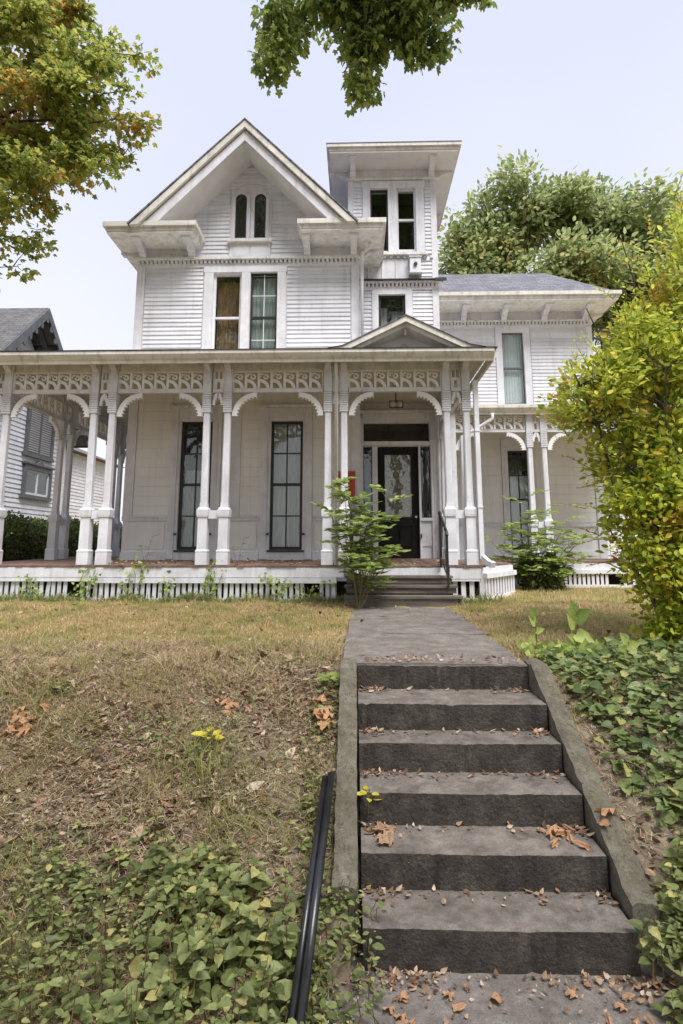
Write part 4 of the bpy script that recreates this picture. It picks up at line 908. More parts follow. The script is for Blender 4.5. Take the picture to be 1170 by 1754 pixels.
# ---- left maple: trunk outside the frame, boughs reaching in
T0 = (-8.9, 8.6, 0.0)
lim = [([T0, (-8.85, 8.6, 2.5), (-8.7, 8.7, 5), (-8.5, 8.8, 8), (-8.3, 8.9, 11.5)], .26, .10)]
cl = []
for q, z0 in (((-3.55, 9.0, 8.22), 7.6), ((-3.85, 8.8, 8.75), 7.4), ((-3.9, 9.1, 9.7), 8.2), ((-4.3, 8.7, 9.25), 7.9), ((-4.9, 9, 10.7), 8.6), ((-4.05, 9.1, 7.72), 7.0), ((-4.3, 8.9, 7.38), 6.8), ((-4.7, 9.2, 7.95), 7.2), ((-5.07, 9.0, 6.75), 6.2), ((-5.4, 9.1, 6.15), 5.7), ((-5.75, 9.0, 5.6), 5.2),
      ((-4.7, 8.4, 8.5), 7.6), ((-4.9, 9.6, 9.0), 7.9), ((-5.0, 8.5, 7.2), 6.6), ((-5.1, 9.6, 8.0), 7.2), ((-5.3, 8.3, 9.9), 8.3), ((-4.6, 9.5, 10.1), 8.4), ((-5.6, 8.6, 6.6), 6.0), ((-5.5, 9.5, 10.9), 9), ((-5.4, 8.6, 10.5), 8.7)):
    b = curve((-8.6, 8.75, z0), q, 9, .05, .012); lim.append((b, .05, .006)); nb = 30 if q[2] > 7 else 11
    for k in range(nb):
        t = 1-.62*random.random()**1.3; i_ = min(8, int(t*9)); c = np.array(b[i_])+(np.array(b[i_+1])-np.array(b[i_]))*(t*9-i_); wd_ = .12+.42*(1-t)
        cl.append(c+np.array([rng.normal(0, .10), rng.normal(0, wd_), rng.normal(-.05, .10)]))
make_tree('maple_tree', lim, np.array(cl), 29, .12, .10, MAPLE, 'leaf_left', 'maple turning yellow and orange, boughs hanging in at the upper left', droop=.3, flat=.6, twig=.006)
# ---- overhanging bough at the top: street maple standing behind the viewpoint
lim = [([(4.6, -3.2, -1.2), (4.6, -3.1, 1.5), (4.5, -3, 4), (4.2, -2.6, 6.2), (3.9, -2.2, 9)], .28, .12), (curve((4.3, -2.7, 5.6), (1.2, 3.5, 7.6), 8, .06, .01), .11, .04), (curve((1.2, 3.5, 7.6), (.1, 5.4, 6.9), 5, .03, .02), .04, .012),
   (curve((1.2, 3.5, 7.6), (-.9, 5.3, 7.1), 5, .03, .02), .035, .01), (curve((1.2, 3.5, 7.6), (.9, 5.6, 7.0), 5, .03, .02), .03, .01), (curve((4.0, -2.3, 8), (4.5, -4, 11), 4, 0, .02), .08, .02)]
cl = blob_points([(.05, 5.5, 6.95, .95, .5, .3, 62), (-.82, 5.45, 6.5, .2, .25, .38, 16), (.12, 5.5, 6.3, .2, .25, .42, 20), (.72, 5.5, 6.42, .34, .3, .26, 20), (-.2, 5.4, 6.7, .45, .3, .18, 18), (.35, 5.5, 6.6, .3, .3, .2, 14), (1.2, 5.5, 7.08, .5, .35, .14, 14), (-.84, 5.45, 6.05, .12, .15, .16, 6), (.1, 5.5, 5.85, .10, .12, .16, 6),
   (.7, 4.6, 7.9, 1.3, 1.2, .5, 40), (4.4, -3, 9.5, 2.2, 2.2, 1.8, 60)], .55)
make_tree('maple_tree', lim, cl, 34, .085, .078, MAPLE, 'leaf_top', 'green maple bough hanging into the top of the picture above the gable', droop=.6, flat=.9, twig=.006)
# ---- large trees behind the wing
def lumpy(blobs, k=9, f=.42):
    o = []
    for cx_, cy, cz, rx, ry, rz, n in blobs:
        d = rdir(k); d[:, 2] = np.abs(d[:, 2])*np.where(rng.random(k) < .7, 1, -1)
        for v in d: g = f*random.uniform(.7, 1.3); o.append((cx_+v[0]*rx*.72, cy+v[1]*ry*.72, cz+v[2]*rz*.72, rx*g, ry*g, rz*g*.8, max(3, int(n/k))))
        o.append((cx_, cy, cz, rx*.5, ry*.5, rz*.5, int(n*.35)))
    return o
def big_tree(name, base, h, blobs, label, limbs_to, per=40, spread=.55, size=.27, leaf='leaf_back', tpl=OV, tw=2, r0=.35):
    bx_, by = base; z0 = 0
    lim = [([(bx_, by, z0), (bx_+.1, by, h*.18), (bx_, by, h*.34), (bx_+.15, by, h*.46)], r0, r0*.62)]
    for q in limbs_to: lim.append((curve((bx_+.05, by, h*(.30+.12*random.random())), q, 7, -.02, .025), r0*.42, .03))
    return make_tree(name, lim, blob_points(lumpy(blobs), .5), per, spread, size, tpl, leaf, label, 'tree', 'trees behind the house', twig=.03, twig_every=tw, droop=.2)
big_tree('broadleaf_tree', (9.2, 28), 21, [(6.2, 28, 15.5, 2.3, 2.5, 2.4, 90), (9.4, 28, 17.9, 3.0, 3, 2.6, 140), (13.0, 28, 17.0, 3.0, 3, 2.6, 130), (7.4, 27.5, 12.4, 2.4, 2.5, 1.6, 60), (11.8, 27, 13.4, 3.4, 3, 2.4, 110), (6.0, 28, 12.6, 1.3, 1.5, 1.3, 22), (14.3, 28, 14.2, 2.0, 2.4, 2.4, 70), (15.4, 28, 16.0, 2.0, 2.2, 2.2, 70)],
   'tall broadleaf tree with open dark limbs rising behind the wing roof', [(5.3, 28, 16), (7.0, 28.5, 17.5), (8.6, 27.5, 19.5), (10.4, 28.3, 19.5), (12.5, 28, 18), (13.6, 28, 15), (5.6, 27.5, 13.8), (7.6, 28, 14.5), (11, 27.5, 16)], per=46, size=.30, spread=.40)
big_tree('broadleaf_tree', (17, 31), 19, [(16.6, 30, 15, 3.2, 3, 3.2, 120), (14.8, 29, 11.5, 2.6, 3, 2.6, 80), (19.5, 30, 13, 3.4, 3, 3.4, 90), (15.6, 29, 8, 3.2, 3, 2.6, 80), (18.4, 31, 18, 1.8, 2, 1.6, 40)],
   'dark green tree at the right edge behind the yellowing foliage', [(15, 30, 14), (18.5, 30, 16), (20, 30, 13), (14.5, 29, 11)], per=50, size=.30, spread=.42)
big_tree('broadleaf_tree', (12.2, 36), 13, [(11.2, 36, 8.6, 3.4, 3, 3.2, 120), (15, 36, 8.5, 3.2, 3, 3.4, 90), (8.4, 38, 8, 2.5, 2.6, 3, 50)], 'low tree showing between the wing cornice and the right-hand foliage', [(10, 36, 9), (14, 36, 10), (12, 36, 11)], per=48, size=.28, spread=.5)
# street trees across the road, seen mirrored in the window panes
for i, (x, y, k) in enumerate(((-9.5, -18, 1.35), (3, -19, 1.45), (14, -17, 1.2))):
    big_tree('street_tree', (x, y), 24*k, [(x, y, 18*k, 4.6*k, 4*k, 5*k, 150), (x-3*k, y, 13*k, 3.4*k, 3.4*k, 3.4*k, 90), (x+3.2*k, y, 12.5*k, 3.4*k, 3.4*k, 3.6*k, 90), (x, y, 8*k, 3.6*k, 3.2*k, 2.6*k, 60)], ['street tree mirrored faintly in the left porch windows', 'street tree mirrored faintly in the entry door glass', 'street tree mirrored faintly in the wing windows'][i], [(x-2, y, 15*k), (x+2, y, 16*k), (x, y+1, 20*k)], per=46, spread=.8, size=.5)

# ---- right-hand yellowing small tree
RX, RY = 3.35, 6.2
lim = []
for q in ((2.3, 6.1, 2.9), (2.6, 6.3, 3.6), (3.0, 6.2, 4.4), (3.95, 6.2, 4.5), (4.3, 6.2, 4.5), (2.7, 6.0, 1.9), (3.1, 5.7, 2.7), (4.6, 6.4, 3.4), (3.9, 6.9, 4.0), (3.6, 5.6, 3.6), (2.6, 6.2, 1.2), (4.2, 5.8, 2.2)):
    lim.append((curve((RX+random.uniform(-.15, .15), RY+random.uniform(-.15, .15), gzf(RX, RY)-.05), q, 8, .03, .015), .035, .006))
cl = blob_points([(3.3, 6.2, 2.85, .60, .7, .55, 110), (3.85, 6.2, 3.75, .58, .7, .75, 100), (2.66, 6.15, 2.5, .46, .5, .34, 70), (3.05, 6.2, 2.0, .48, .6, .42, 70), (3.5, 6.2, 1.55, .70, .7, .7, 100), (4.4, 6.3, 3.0, .8, .9, 1.5, 130), (2.9, 6.1, 1.35, .28, .4, .28, 30), (3.2, 6.1, .75, .42, .5, .5, 55), (4.2, 6.2, 4.7, .34, .5, .5, 40), (4.1, 6.0, .9, .8, .7, .8, 100), (3.05, 6.2, 3.2, .3, .4, .25, 24), (3.5, 5.9, .45, .6, .5, .4, 110), (3.3, 5.85, .22, .5, .35, .25, 80), (3.0, 5.95, .9, .36, .4, .5, 50), (3.3, 5.9, 1.5, .5, .4, .5, 60)], .5)
small = make_tree('small_tree', lim, cl, 33, .085, .078, OV, 'leaf_right', 'bushy small tree with yellow, orange and green leaves at the right edge', droop=.1, twig=.005, spray=.16, up=.7)
# long leafy shoots sticking out of its outline
P, A, Nn, S = [], [], [], []; mb = MB()
for k in range(120):
    t = random.random(); b0 = np.array([(2.45, 2.35), (2.75, 2.75), (3.05, 3.3), (3.35, 3.9), (3.75, 4.7), (2.65, 1.6), (2.8, 1.0), (2.9, 2.2), (3.3, 2.9), (3.7, 3.6), (3.3, 1.8)][k % 11]); x, z = b0+rng.normal(0, .16, 2); y = 6.15+rng.normal(0, .3)
    d = np.array([-.55+rng.normal(0, .3), rng.normal(0, .35), .75+rng.normal(0, .25)]); d /= np.linalg.norm(d); L = random.uniform(.25, .5)
    if k % 11 in (5, 6): d = np.array([-.9, rng.normal(0, .3), rng.normal(0, .25)])
    pl = curve((x, y, z), np.array([x, y, z])+d*L, 4, .05, .01); mb.tube(pl, [.005, .004, .003, .002, .001], 4, False)
    for j in range(16):
        u = (j+.5)/16; i_ = min(3, int(u*4)); c = np.array(pl[i_])+(np.array(pl[i_+1])-np.array(pl[i_]))*(u*4-i_); a = j*2.4
        P.append(c); A.append(d*.7+np.array([math.cos(a), math.sin(a), .1])); Nn.append(np.array([0, 0, 1])+rng.normal(0, .4, 3)); S.append(.07*(1-.5*u)*random.uniform(.7, 1.2))
tag(mb.build('shoots', 'stem', small), kind='stuff'); link('shoot_leaves', leaves(P, A, np.array(Nn), S, OV, 'leaf_right'), small)
# sprigs growing upward from its outline: long shoots
# ---- shrub by the wing porch
def compound_plant(name, base, stems, label, leaf='leaf_fresh', leaflet=.075, cat='shrub', group=None, tpl=LANCE, pairs=7, frond=.42, r0=.012):
    """stems: (tip offset, n fronds); fronds are pinnate leaves spreading from the stem"""
    root = empty(name, base); mb = MB(); P, A, Nn, S = [], [], [], []
    for tip, nf, f0 in stems:
        pl = curve((0, 0, -.03), tip, 6, .04, .02); mb.tube(pl, [r0*(1-.7*k/6) for k in range(7)], 6)
        for k in range(nf):
            t = f0+(1-f0)*k/max(1, nf-1); i = min(5, int(t*6)); p = np.array(pl[i])+(np.array(pl[i+1])-np.array(pl[i]))*(t*6-i)
            a = k*2.4+random.uniform(-.4, .4); L = frond*random.uniform(.75, 1.2)*(1-.25*t)
            d = np.array([math.cos(a), math.sin(a), random.uniform(.15, .65)]); q = p+d*L; q[2] -= .1*L
            fr = curve(p, q, 6, .16, .01); mb.tube(fr, [.004, .0035, .003, .003, .0025, .002, .001], 4, False)
            side = np.cross(d, (0, 0, 1)); side /= np.linalg.norm(side)
            for j in range(pairs):
                u = .22+.78*(j+.5)/pairs; ii = min(5, int(u*6)); c = np.array(fr[ii])+(np.array(fr[ii+1])-np.array(fr[ii]))*(u*6-ii)
                for sgn in (-1, 1):
                    P.append(c); A.append(side*sgn+d*.55+rng.normal(0, .12, 3)+np.array([0, 0, -.15])); Nn.append(np.array([0, 0, 1])+rng.normal(0, .25, 3)); S.append(leaflet*random.uniform(.75, 1.25)*(1-.3*abs(u-.55)))
            P.append(np.array(fr[-1])); A.append(d+np.array([0, 0, -.2])); Nn.append(np.array([0, 0, 1.])); S.append(leaflet)
    mb.build('stem', 'stem', root); link('foliage', leaves(P, A, np.array(Nn), S, tpl, leaf), root)
    return tag(root, label, cat, group)
compound_plant('sapling', (.02, 8.78, gzf(.02, 8.78)), [((-.35, .25, 1.75), 9, .42), ((.05, .3, 1.5), 10, .3), ((.35, .1, 1.25), 10, .25), ((.10, -.05, 1.05), 9, .25), ((-.15, .15, .95), 7, .3), ((.5, .1, 1.55), 7, .45), ((.62, -.05, .75), 7, .3), ((-.5, .2, 1.45), 6, .5), ((.3, -.1, .6), 6, .3), ((-.3, -.05, 1.2), 9, .3), ((.2, -.1, 1.3), 10, .3), ((-.2, .1, 1.6), 8, .45)],
    'leggy green sapling with feathery leaves growing beside the porch steps', leaflet=.17, cat='sapling', pairs=6, frond=.42, tpl=OV)
compound_plant('shrub', (3.72, 12.55, .05), [((.2, .1, 1.55), 10, .35), ((-.55, .0, 1.15), 8, .3), ((.8, .0, 1.0), 9, .3), ((.05, -.2, .8), 9, .2), ((-.3, -.2, .65), 8, .2), ((.5, -.25, .6), 8, .2), ((1.15, .0, 1.25), 6, .5), ((-.85, -.1, .95), 5, .5), ((-.1, .1, 1.9), 6, .5), ((.3, -.3, .45), 8, .1), ((.6, -.1, 1.35), 9, .3), ((-.3, 0, 1.35), 9, .3), ((.35, -.1, 1.1), 10, .2), ((0, -.2, 1.1), 10, .2), ((.95, -.1, .7), 8, .2), ((-.65, -.1, .6), 7, .2)],
    'leafy shrub sprouting in front of the wing porch', leaf='leaf_fresh', leaflet=.17, pairs=6, frond=.5, tpl=OVN)
for o in list(COL.objects):
    if o.name == 'sapling': o.scale = (.84, .9, 1.05)
# dense dark base of that shrub
rt = [o for o in COL.objects if o.name == 'shrub'][0]
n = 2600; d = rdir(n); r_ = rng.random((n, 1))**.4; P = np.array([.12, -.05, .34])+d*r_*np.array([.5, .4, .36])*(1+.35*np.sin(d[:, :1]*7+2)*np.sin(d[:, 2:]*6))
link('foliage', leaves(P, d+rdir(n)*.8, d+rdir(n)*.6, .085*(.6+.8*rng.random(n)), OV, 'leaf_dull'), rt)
# ---- hedge between the houses
hd = empty('hedge'); tag(hd, 'clipped green hedge between the porch and the white neighbouring house', 'hedge')
n = 26000; fx = rng.random(n); P = np.stack([-9.3+rng.random(n)*1.7, 11.5+rng.random(n)*8.5, .1+rng.random(n)*1.45], 1)
k = rng.integers(0, 3, n); P[k == 0, 2] = 1.5+rng.normal(0, .07, (k == 0).sum()); P[k == 1, 0] = -7.6+rng.normal(0, .09, (k == 1).sum()); P[:, 2] += .12*np.sin(P[:, 1]*2.1)
link('foliage', leaves(P, rdir(n)+np.array([.3, 0, .4]), rdir(n)+np.array([.6, -.3, .6]), .075*(.6+.8*rng.random(n)), OV, 'leaf_hedge'), hd)
MB().box(-9.1, -7.75, 11.6, 19.9, .0, 1.25).build('inner_branches', 'bark', hd)

# ---- grass
sm0 = lambda t: np.clip(t, 0, 1)
def blades(n, xr, yr, h, mat, name, label, dens=None, wdt=.005, lean=.5):
    x = xr[0]+rng.random(n)*(xr[1]-xr[0]); y = yr[0]+rng.random(n)*(yr[1]-yr[0])
    rag = .05*np.sin(y*9)+.04*np.sin(y*23+1)+rng.normal(0, .035, n); keep = ~((x > -.15+np.where(y > 4.95, rag, 0)) & (x < np.where(y > 4.95, 1.40+rag, 1.53)) & (y < 9.1))
    if dens is not None: keep &= rng.random(n) < dens(x, y)
    x, y = x[keep], y[keep]; n = len(x); z = gz(x, y)-.005
    a = rng.random(n)*2*math.pi; hh = h*(.45+.9*rng.random(n)**1.5)*(.7+.55*np.sin(x*3.3+1.1*np.sin(y*4.1))**2+.35*np.sin(x*9+y*5)**4); w_ = wdt*(.6+.8*rng.random(n)); ln = hh*lean*rng.random(n)*1.6; b = rng.random(n)*2*math.pi
    p = np.stack([x, y, z], 1); s = np.stack([np.cos(a)*w_, np.sin(a)*w_, 0*a], 1)
    mid = p+np.stack([np.cos(b)*ln*.35, np.sin(b)*ln*.35, hh*.6], 1); tip = p+np.stack([np.cos(b)*ln, np.sin(b)*ln, hh*.95], 1)
    V = np.stack([p-s, p+s, mid+s*.7, mid-s*.7, tip], 1).reshape(-1, 3); i = np.arange(n)[:, None]*5
    Fq = np.concatenate([i+np.array([[0, 1, 2]]), i+np.array([[0, 2, 3]]), i+np.array([[3, 2, 4]])])
    o = link(name, raw_mesh(name, V, Fq, mat)); return tag(o, label, 'grass', kind='stuff')
patchy = lambda x, y: np.clip(.55+.6*np.sin(x*1.3+1.7*np.sin(y*.9))*np.cos(y*1.1-x*.6), .08, 1)
blades(150000, (-7.2, 5.2), (4.4, 9.78), .045, 'grass', 'lawn_grass', 'short dry yellow-green grass on the flat lawn in front of the porch', lambda x, y: np.clip((y-4.5+.7*np.sin(x*1.7)*np.sin(x*.6+y))/2.2, .08, 1), wdt=.0055)
blades(14000, (2.2, 7.5), (9.8, 13.2), .06, 'grass', 'lawn_grass', 'dry grass in front of the wing porch lattice')
blades(190000, (-4.6, 4.2), (2.5, 6.4), .055, 'grass_bank', 'bank_grass', 'thin dry tufts of grass on the brown bank', patchy, wdt=.003, lean=1.7)
blades(26000, (-4.6, -.15), (2.9, 6.0), .10, 'grass_bank', 'bank_grass', 'taller tufts of straw and green grass on the left bank', lambda x, y: sm0(np.sin(x*2.7+1.4*np.sin(y*2.1))*np.sin(y*3.1+x*1.3)*1.6-.25)+.8*sm0((-1.9-x)*.7)*sm0((5.0-y)), wdt=.0034, lean=1.0)
# denser tufts at the foot of the lattice
blades(9000, (-7, 3.2), (9.45, 9.82), .12, 'leaf_weed', 'edge_grass', 'ragged green weeds along the foot of the porch lattice', lambda x, y: np.where(x < 2.3, np.clip(.5+.5*np.sin(x*4)*np.sin(x*1.7), .1, 1), 0), wdt=.008, lean=.8)

# ---- creepers and weeds
def cover(n, sampler, h, size, tpl, mat, name, label, cat='plants', tilt=.5, stems=0, stem_mat='stem'):
    x, y = sampler(n); n = len(x); z = gz(x, y)
    hh = h(x, y)*rng.random(n)**.7; P = np.stack([x, y, z+hh+.01], 1)
    a = rng.random(n)*2*math.pi; A = np.stack([np.cos(a), np.sin(a)-.35, -.25+.3*rng.random(n)], 1); Nn = np.array([0, -.35, 1])+rdir(n)*tilt
    me = leaves(P, A, Nn, size*(.35+1.0*rng.random(n)**1.3), tpl, mat, name); o = tag(link(name, me), label, cat, kind='stuff')
    if stems:
        mb = MB(); k = rng.choice(n, min(stems, n), replace=False)
        for i in k: mb.tube(curve((x[i]+rng.normal(0, .05), y[i]+rng.normal(0, .05), z[i]-.02), P[i], 3, 0, .08), .0028, 3, False)
        mb.build('stem', stem_mat, o)
    return o
def step_z0(x, y): return np.where(x > 0, np.where(y > 3.2, -.9, -1.08), -9)
def region(xr, yr, dens):
    def f(n):
        x = xr[0]+rng.random(n*6)*(xr[1]-xr[0]); y = yr[0]+rng.random(n*6)*(yr[1]-yr[0]); k = rng.random(n*6) < dens(x, y); return x[k][:n], y[k][:n]
    return f
sm = lambda t: np.clip(t, 0, 1)
# big-leaved weeds at the lower left
wl = lambda x, y: sm((3.62-y+.14*np.sin(x*5))*4)*sm((x+1.25)*3)*sm((-.28-x)*6)
def weed_mass(n, sampler, hfun, size, tpl, mat, name, label, per=11):
    """many upright weeds: stems with leaves set spirally, drooping outwards"""
    x, y = sampler(n); P, A, Nn, S = [], [], [], []; mb = MB()
    for a0, b0 in zip(x, y):
        z0 = gzf(a0, b0); h = float(hfun(a0, b0))*random.uniform(.55, 1.15); lean_ = rng.normal(0, .22, 2)*h; m_ = int(per*random.uniform(.7, 1.3)); ph = random.random()*6.28; sz = size*random.uniform(.6, 1.25)
        tip = np.array([a0+lean_[0], b0+lean_[1]-.05*h, z0+h]); mb.tube([(a0, b0, z0-.02), (a0+lean_[0]*.3, b0+lean_[1]*.3, z0+h*.5), tuple(tip)], [.004, .003, .0015], 4, False)
        for k in range(m_):
            t = .22+.78*k/m_; c = np.array([a0, b0, z0])+np.array([lean_[0], lean_[1]-.05*h, h])*t; an = ph+k*2.4; r_ = .035*(1.2-t)
            d = np.array([math.cos(an), math.sin(an), .25-.6*random.random()]); P.append(c+d*r_); A.append(d); Nn.append(np.array([-.3*math.cos(an), -.3*math.sin(an)-.2, 1])+rng.normal(0, .3, 3)); S.append(sz*(1.15-.65*t)*random.uniform(.6, 1.3))
    o = link(name, leaves(P, A, np.array(Nn), S, tpl, mat, name)); mb.build('stem', 'stem', o); return tag(o, label, 'plants', kind='stuff')
weed_mass(88, region((-1.5, -.22), (2.5, 3.6), wl), lambda x, y: .16+.24*sm((3.5-y)*1.6), .085, HEART, 'leaf_weed', 'weed_patch', 'patch of upright heart-leaved weeds at the lower left beside the black pipe')
weed_mass(170, region((-3.2, -.3), (2.4, 3.8), lambda x, y: sm((3.8-y+.2*np.sin(x*4+1))*2.2)*sm((-.4-x)*3)), lambda x, y: .10+.22*sm((3.5-y)*1.6), .062, OV, 'leaf_weed', 'weed_patch', 'thicket of small-leaved weeds filling the lower left corner', 14)
weed_mass(110, region((-3.4, -.2), (3.4, 5.0), lambda x, y: sm(np.sin(x*3.1+y*2)*np.sin(y*3.7-x)*2-.3)), lambda x, y: .07+0*x, .045, OV, 'leaf_weed', 'weed_patch', 'stray low weeds dotted over the brown bank', 8)
weed_mass(26, region((1.34, 1.62), (2.75, 3.32), lambda x, y: .5+0*x), lambda x, y: .2+0*x, .07, HEART, 'leaf_weed', 'weed_patch', 'weeds crowding the lower end of the right side wall', 11)
weed_mass(34, region((-.1, 1.4), (4.97, 5.12), lambda x, y: .15+.85*sm(np.sin(x*6+.5)*1.5)), lambda x, y: .11+0*x, .032, LANCE, 'leaf_weed', 'weed_patch', 'small weeds in the joint at the top of the stone steps', 7)
weed_mass(22, region((-.3, .05), (3.0, 3.5), lambda x, y: .5+0*x), lambda x, y: .13+0*x, .05, OV, 'leaf_weed', 'weed_patch', 'weeds hiding the lower end of the left side wall', 9)
weed_mass(80, region((1.42, 2.1), (2.7, 3.75), lambda x, y: sm((x-1.38-.12*sm((y-3)*3))*6)*sm((3.75-y)*3)), lambda x, y: .22+0*x, .075, HEART, 'leaf_weed', 'weed_patch', 'upright weeds at the lower right beside the bottom step', 12)
wl2 = lambda x, y: sm((3.75-y+.2*np.sin(x*4+1))*2.2)*sm((-.55-x)*3)
cover(2200, region((-3.2, -.4), (2.4, 3.95), wl2), lambda x, y: .05+.13*sm((3.6-y)*1.6), .05, OV, 'leaf_weed', 'low_weeds', 'low tangled green weeds covering the lower left corner', stems=600, tilt=.8)
wl3 = lambda x, y: sm(np.sin(x*3.1+y*2)*np.sin(y*3.7-x)*2-.7)*sm((y-3)*2)*.8
cover(700, region((-3.4, -.15), (3.2, 5.2), wl3), lambda x, y: .06+0*x, .042, OV, 'leaf_weed', 'scattered_weeds', 'small scattered weeds on the brown bank', tilt=.8)
wl4 = lambda x, y: sm((x+.42)*6)*sm((-.13-x)*12)*(.35+.65*sm(np.sin(y*7)*2))
cover(620, region((-.42, -.12), (2.6, 5.0), wl4), lambda x, y: .05+.10*sm((3.3-y)*2), .05, OV, 'leaf_weed', 'edge_weeds', 'weeds crowding the left side wall of the stone steps', stems=120, tilt=.8)
cover(420, region((-.3, .16), (2.5, 3.5), lambda x, y: sm((.14-x)*5)*sm((3.45-y)*6)), lambda x, y: .07+.06*sm((3.0-y)*2)+np.maximum(step_z0(x, y)-gz(x, y), 0), .05, OV, 'leaf_weed', 'edge_weeds', 'weeds spilling over the left ends of the two bottom steps', stems=90, tilt=.8)
# ivy bank on the right
iv = lambda x, y: sm((x-1.56)*7)*sm((5.75-y+.15*np.sin(x*6))*4)*sm((y-3.85+.25*np.sin(x*4)+.28*(x-1.6))*3)
cover(4200, region((1.5, 4.6), (3.4, 5.9), iv), lambda x, y: .06+.12*sm((x-1.8)*1.2), .085, HEART, 'leaf_ivy', 'creeper', 'dense green creeper covering the bank right of the stone steps', tilt=.75, stems=350)
iv2 = lambda x, y: sm((x-1.45)*4+(3.1-y)*.8)*sm((3.35-y)*3)
cover(1100, region((1.42, 3.0), (2.3, 3.6), iv2), lambda x, y: .06+.16*sm((3.2-y)*2), .075, HEART, 'leaf_weed', 'creeper', 'green creeper at the lower right beside the bottom step', tilt=.6, stems=150)
iv3 = lambda x, y: sm((x-1.65)*3)*sm(np.sin(x*5+y*3)+.5)
cover(500, region((1.6, 3.4), (3.2, 4.2), iv3), lambda x, y: .05+0*x, .05, OV, 'leaf_weed', 'scattered_weeds', 'sparse weeds on bare soil between the two creeper patches', tilt=.8)
# vines and weeds against the lattice
def vine(x, y, h, n, label):
    root = empty('vine', (x, y, gzf(x, y))); mb = MB(); P = []
    for k in range(random.randint(2, 4)):
        pl = curve((random.uniform(-.1, .1), 0, -.02), (random.uniform(-.25, .25), .03, h*random.uniform(.6, 1.1)), 5, .05, .06); mb.tube(pl, .005, 4); P += pl
    mb.build('stem', 'stem', root); P = np.array(P); i = rng.integers(0, len(P), n); Q = P[i]+rng.normal(0, .06, (n, 3))*np.array([1, .4, 1])-np.array([0, .04, 0])
    link('foliage', leaves(Q, rdir(n)+np.array([0, -.4, -.1]), rdir(n)*.6+np.array([0, -.8, .5]), .06*(.6+.8*rng.random(n)), HEART, 'leaf_fresh'), root)
    return tag(root, label, 'vine', 'vines on the porch lattice')
for x, h, n, lb in ((-5.3, .45, 60, 'vine on the lattice left of the first front column pair'), (-4.55, .5, 70, 'vine climbing the lattice below the leftmost full column pair'), (-3.75, .62, 60, 'vine climbing past the deck edge below the first tall window'), (-3.1, .38, 40, 'small vine on the lattice between first window and second column pair'), (-2.45, .5, 70, 'vine tangled on the lattice under the second column pair'), (-1.3, .42, 55, 'vine on the lattice under the second tall window'), (-.75, .3, 50, 'low vine near the broken right end of the left lattice')):
    vine(x, 9.74, h, n, lb)
# weed stalks standing on the deck edge
for x, h, lb in ((-3.55, .45, 'thin weed standing at the deck edge before the first tall window'), (-2.0, .42, 'thin curling weed at the deck edge right of the second column pair')):
    compound_plant('weed', (x, 9.86, .655), [((.1, 0, h), 4, .4), ((-.08, .02, h*.6), 3, .5)], lb, 'leaf_dull', .05, 'weed', None, LANCE, 2, .12, .005)
# tall broad-leaved plants at the right of the walk
def broad(x, y, zs, label, size=.13, mat='leaf_fresh'):
    root = empty('broadleaf_plant', (x, y, gzf(x, y))); mb = MB(); mb.tube(curve((0, 0, -.02), (.04, 0, zs[-1][0]), 5, 0, .02), [.008, .008, .007, .006, .005, .004], 6); mb.build('stem', 'stem', root)
    P, A, Nn, S = [], [], [], []
    for z, a, s in zs: P.append((.02, 0, z)); A.append((math.cos(a), -.5, math.sin(a))); Nn.append((random.uniform(-.2, .2), -1, .5)); S.append(size*s)
    link('foliage', leaves(P, A, np.array(Nn), S, HEART, mat), root); return tag(root, label, 'plant', 'broad-leaved plants beside the walk')
broad(2.02, 5.72, [(.08, .5, 1), (.14, 2.6, .9), (.2, -.4, 1.3), (.27, 2.2, 1.2), (.33, .7, 1.3), (.37, 1.9, 1.2)], 'taller bright green broad-leaved plant beside the top of the steps', .14)
broad(1.66, 5.75, [(.06, .4, .8), (.12, 2.5, .9), (.2, .4, .8), (.27, 2.3, 1.1), (.34, 2.2, 1.1)], 'shorter broad-leaved plant next to the walk with a yellowing stem', .11)
broad(2.3, 5.3, [(.06, .4, .9), (.1, 2.5, 1.1), (.16, .4, 1), (.2, 2.3, 1)], 'small broad-leaved plant rising from the creeper', .12)
n = 260; x, y = 1.5+rng.random(n)*.8, 5.35+rng.random(n)*.4
o = link('low_weeds', leaves(np.stack([x, y, gz(x, y)+.1*rng.random(n)], 1), rdir(n)+np.array([0, -.3, .2]), rdir(n)*.5+np.array([0, -.4, 1]), .06*(.6+.8*rng.random(n)), HEART, 'leaf_fresh')); tag(o, 'bright green seedlings at the top right corner of the steps', 'plants', kind='stuff')
# yellow seedling on the bank, and small seedlings by the left side wall
def seedling(x, y, mat, label, n=9, s=.075, h=.1):
    root = empty('seedling', (x, y, gzf(x, y))); mb = MB(); mb.tube([(0, 0, -.02), (.0, 0, h*.6), (.01, 0, h)], .004, 5); mb.build('stem', 'stem', root)
    a = np.arange(n)*2.4; P = np.stack([.025*np.cos(a), .02*np.sin(a), h*(.5+.5*np.arange(n)/n)], 1); A = np.stack([np.cos(a), np.sin(a), .1+0*a], 1)
    link('foliage', leaves(P, A, np.array([0, -.5, 1])+rdir(n)*.3, s*(.7+.6*rng.random(n)), OV, mat), root); return tag(root, label, 'seedling')
seedling(-1.02, 4.27, 'leaf_yellow', 'bright yellow seedling on the brown bank', 8, .085, .1)
seedling(-.22, 4.86, 'leaf_fresh', 'light green seedling by the top of the left side wall', 14, .08, .1)
seedling(.06, 3.86, 'leaf_yellow', 'yellow-leaved seedling on the fourth step at the left', 8, .06, .12)
seedling(.27, 3.58, 'leaf_fresh', 'tiny green seedling on the fifth step', 6, .05, .05)
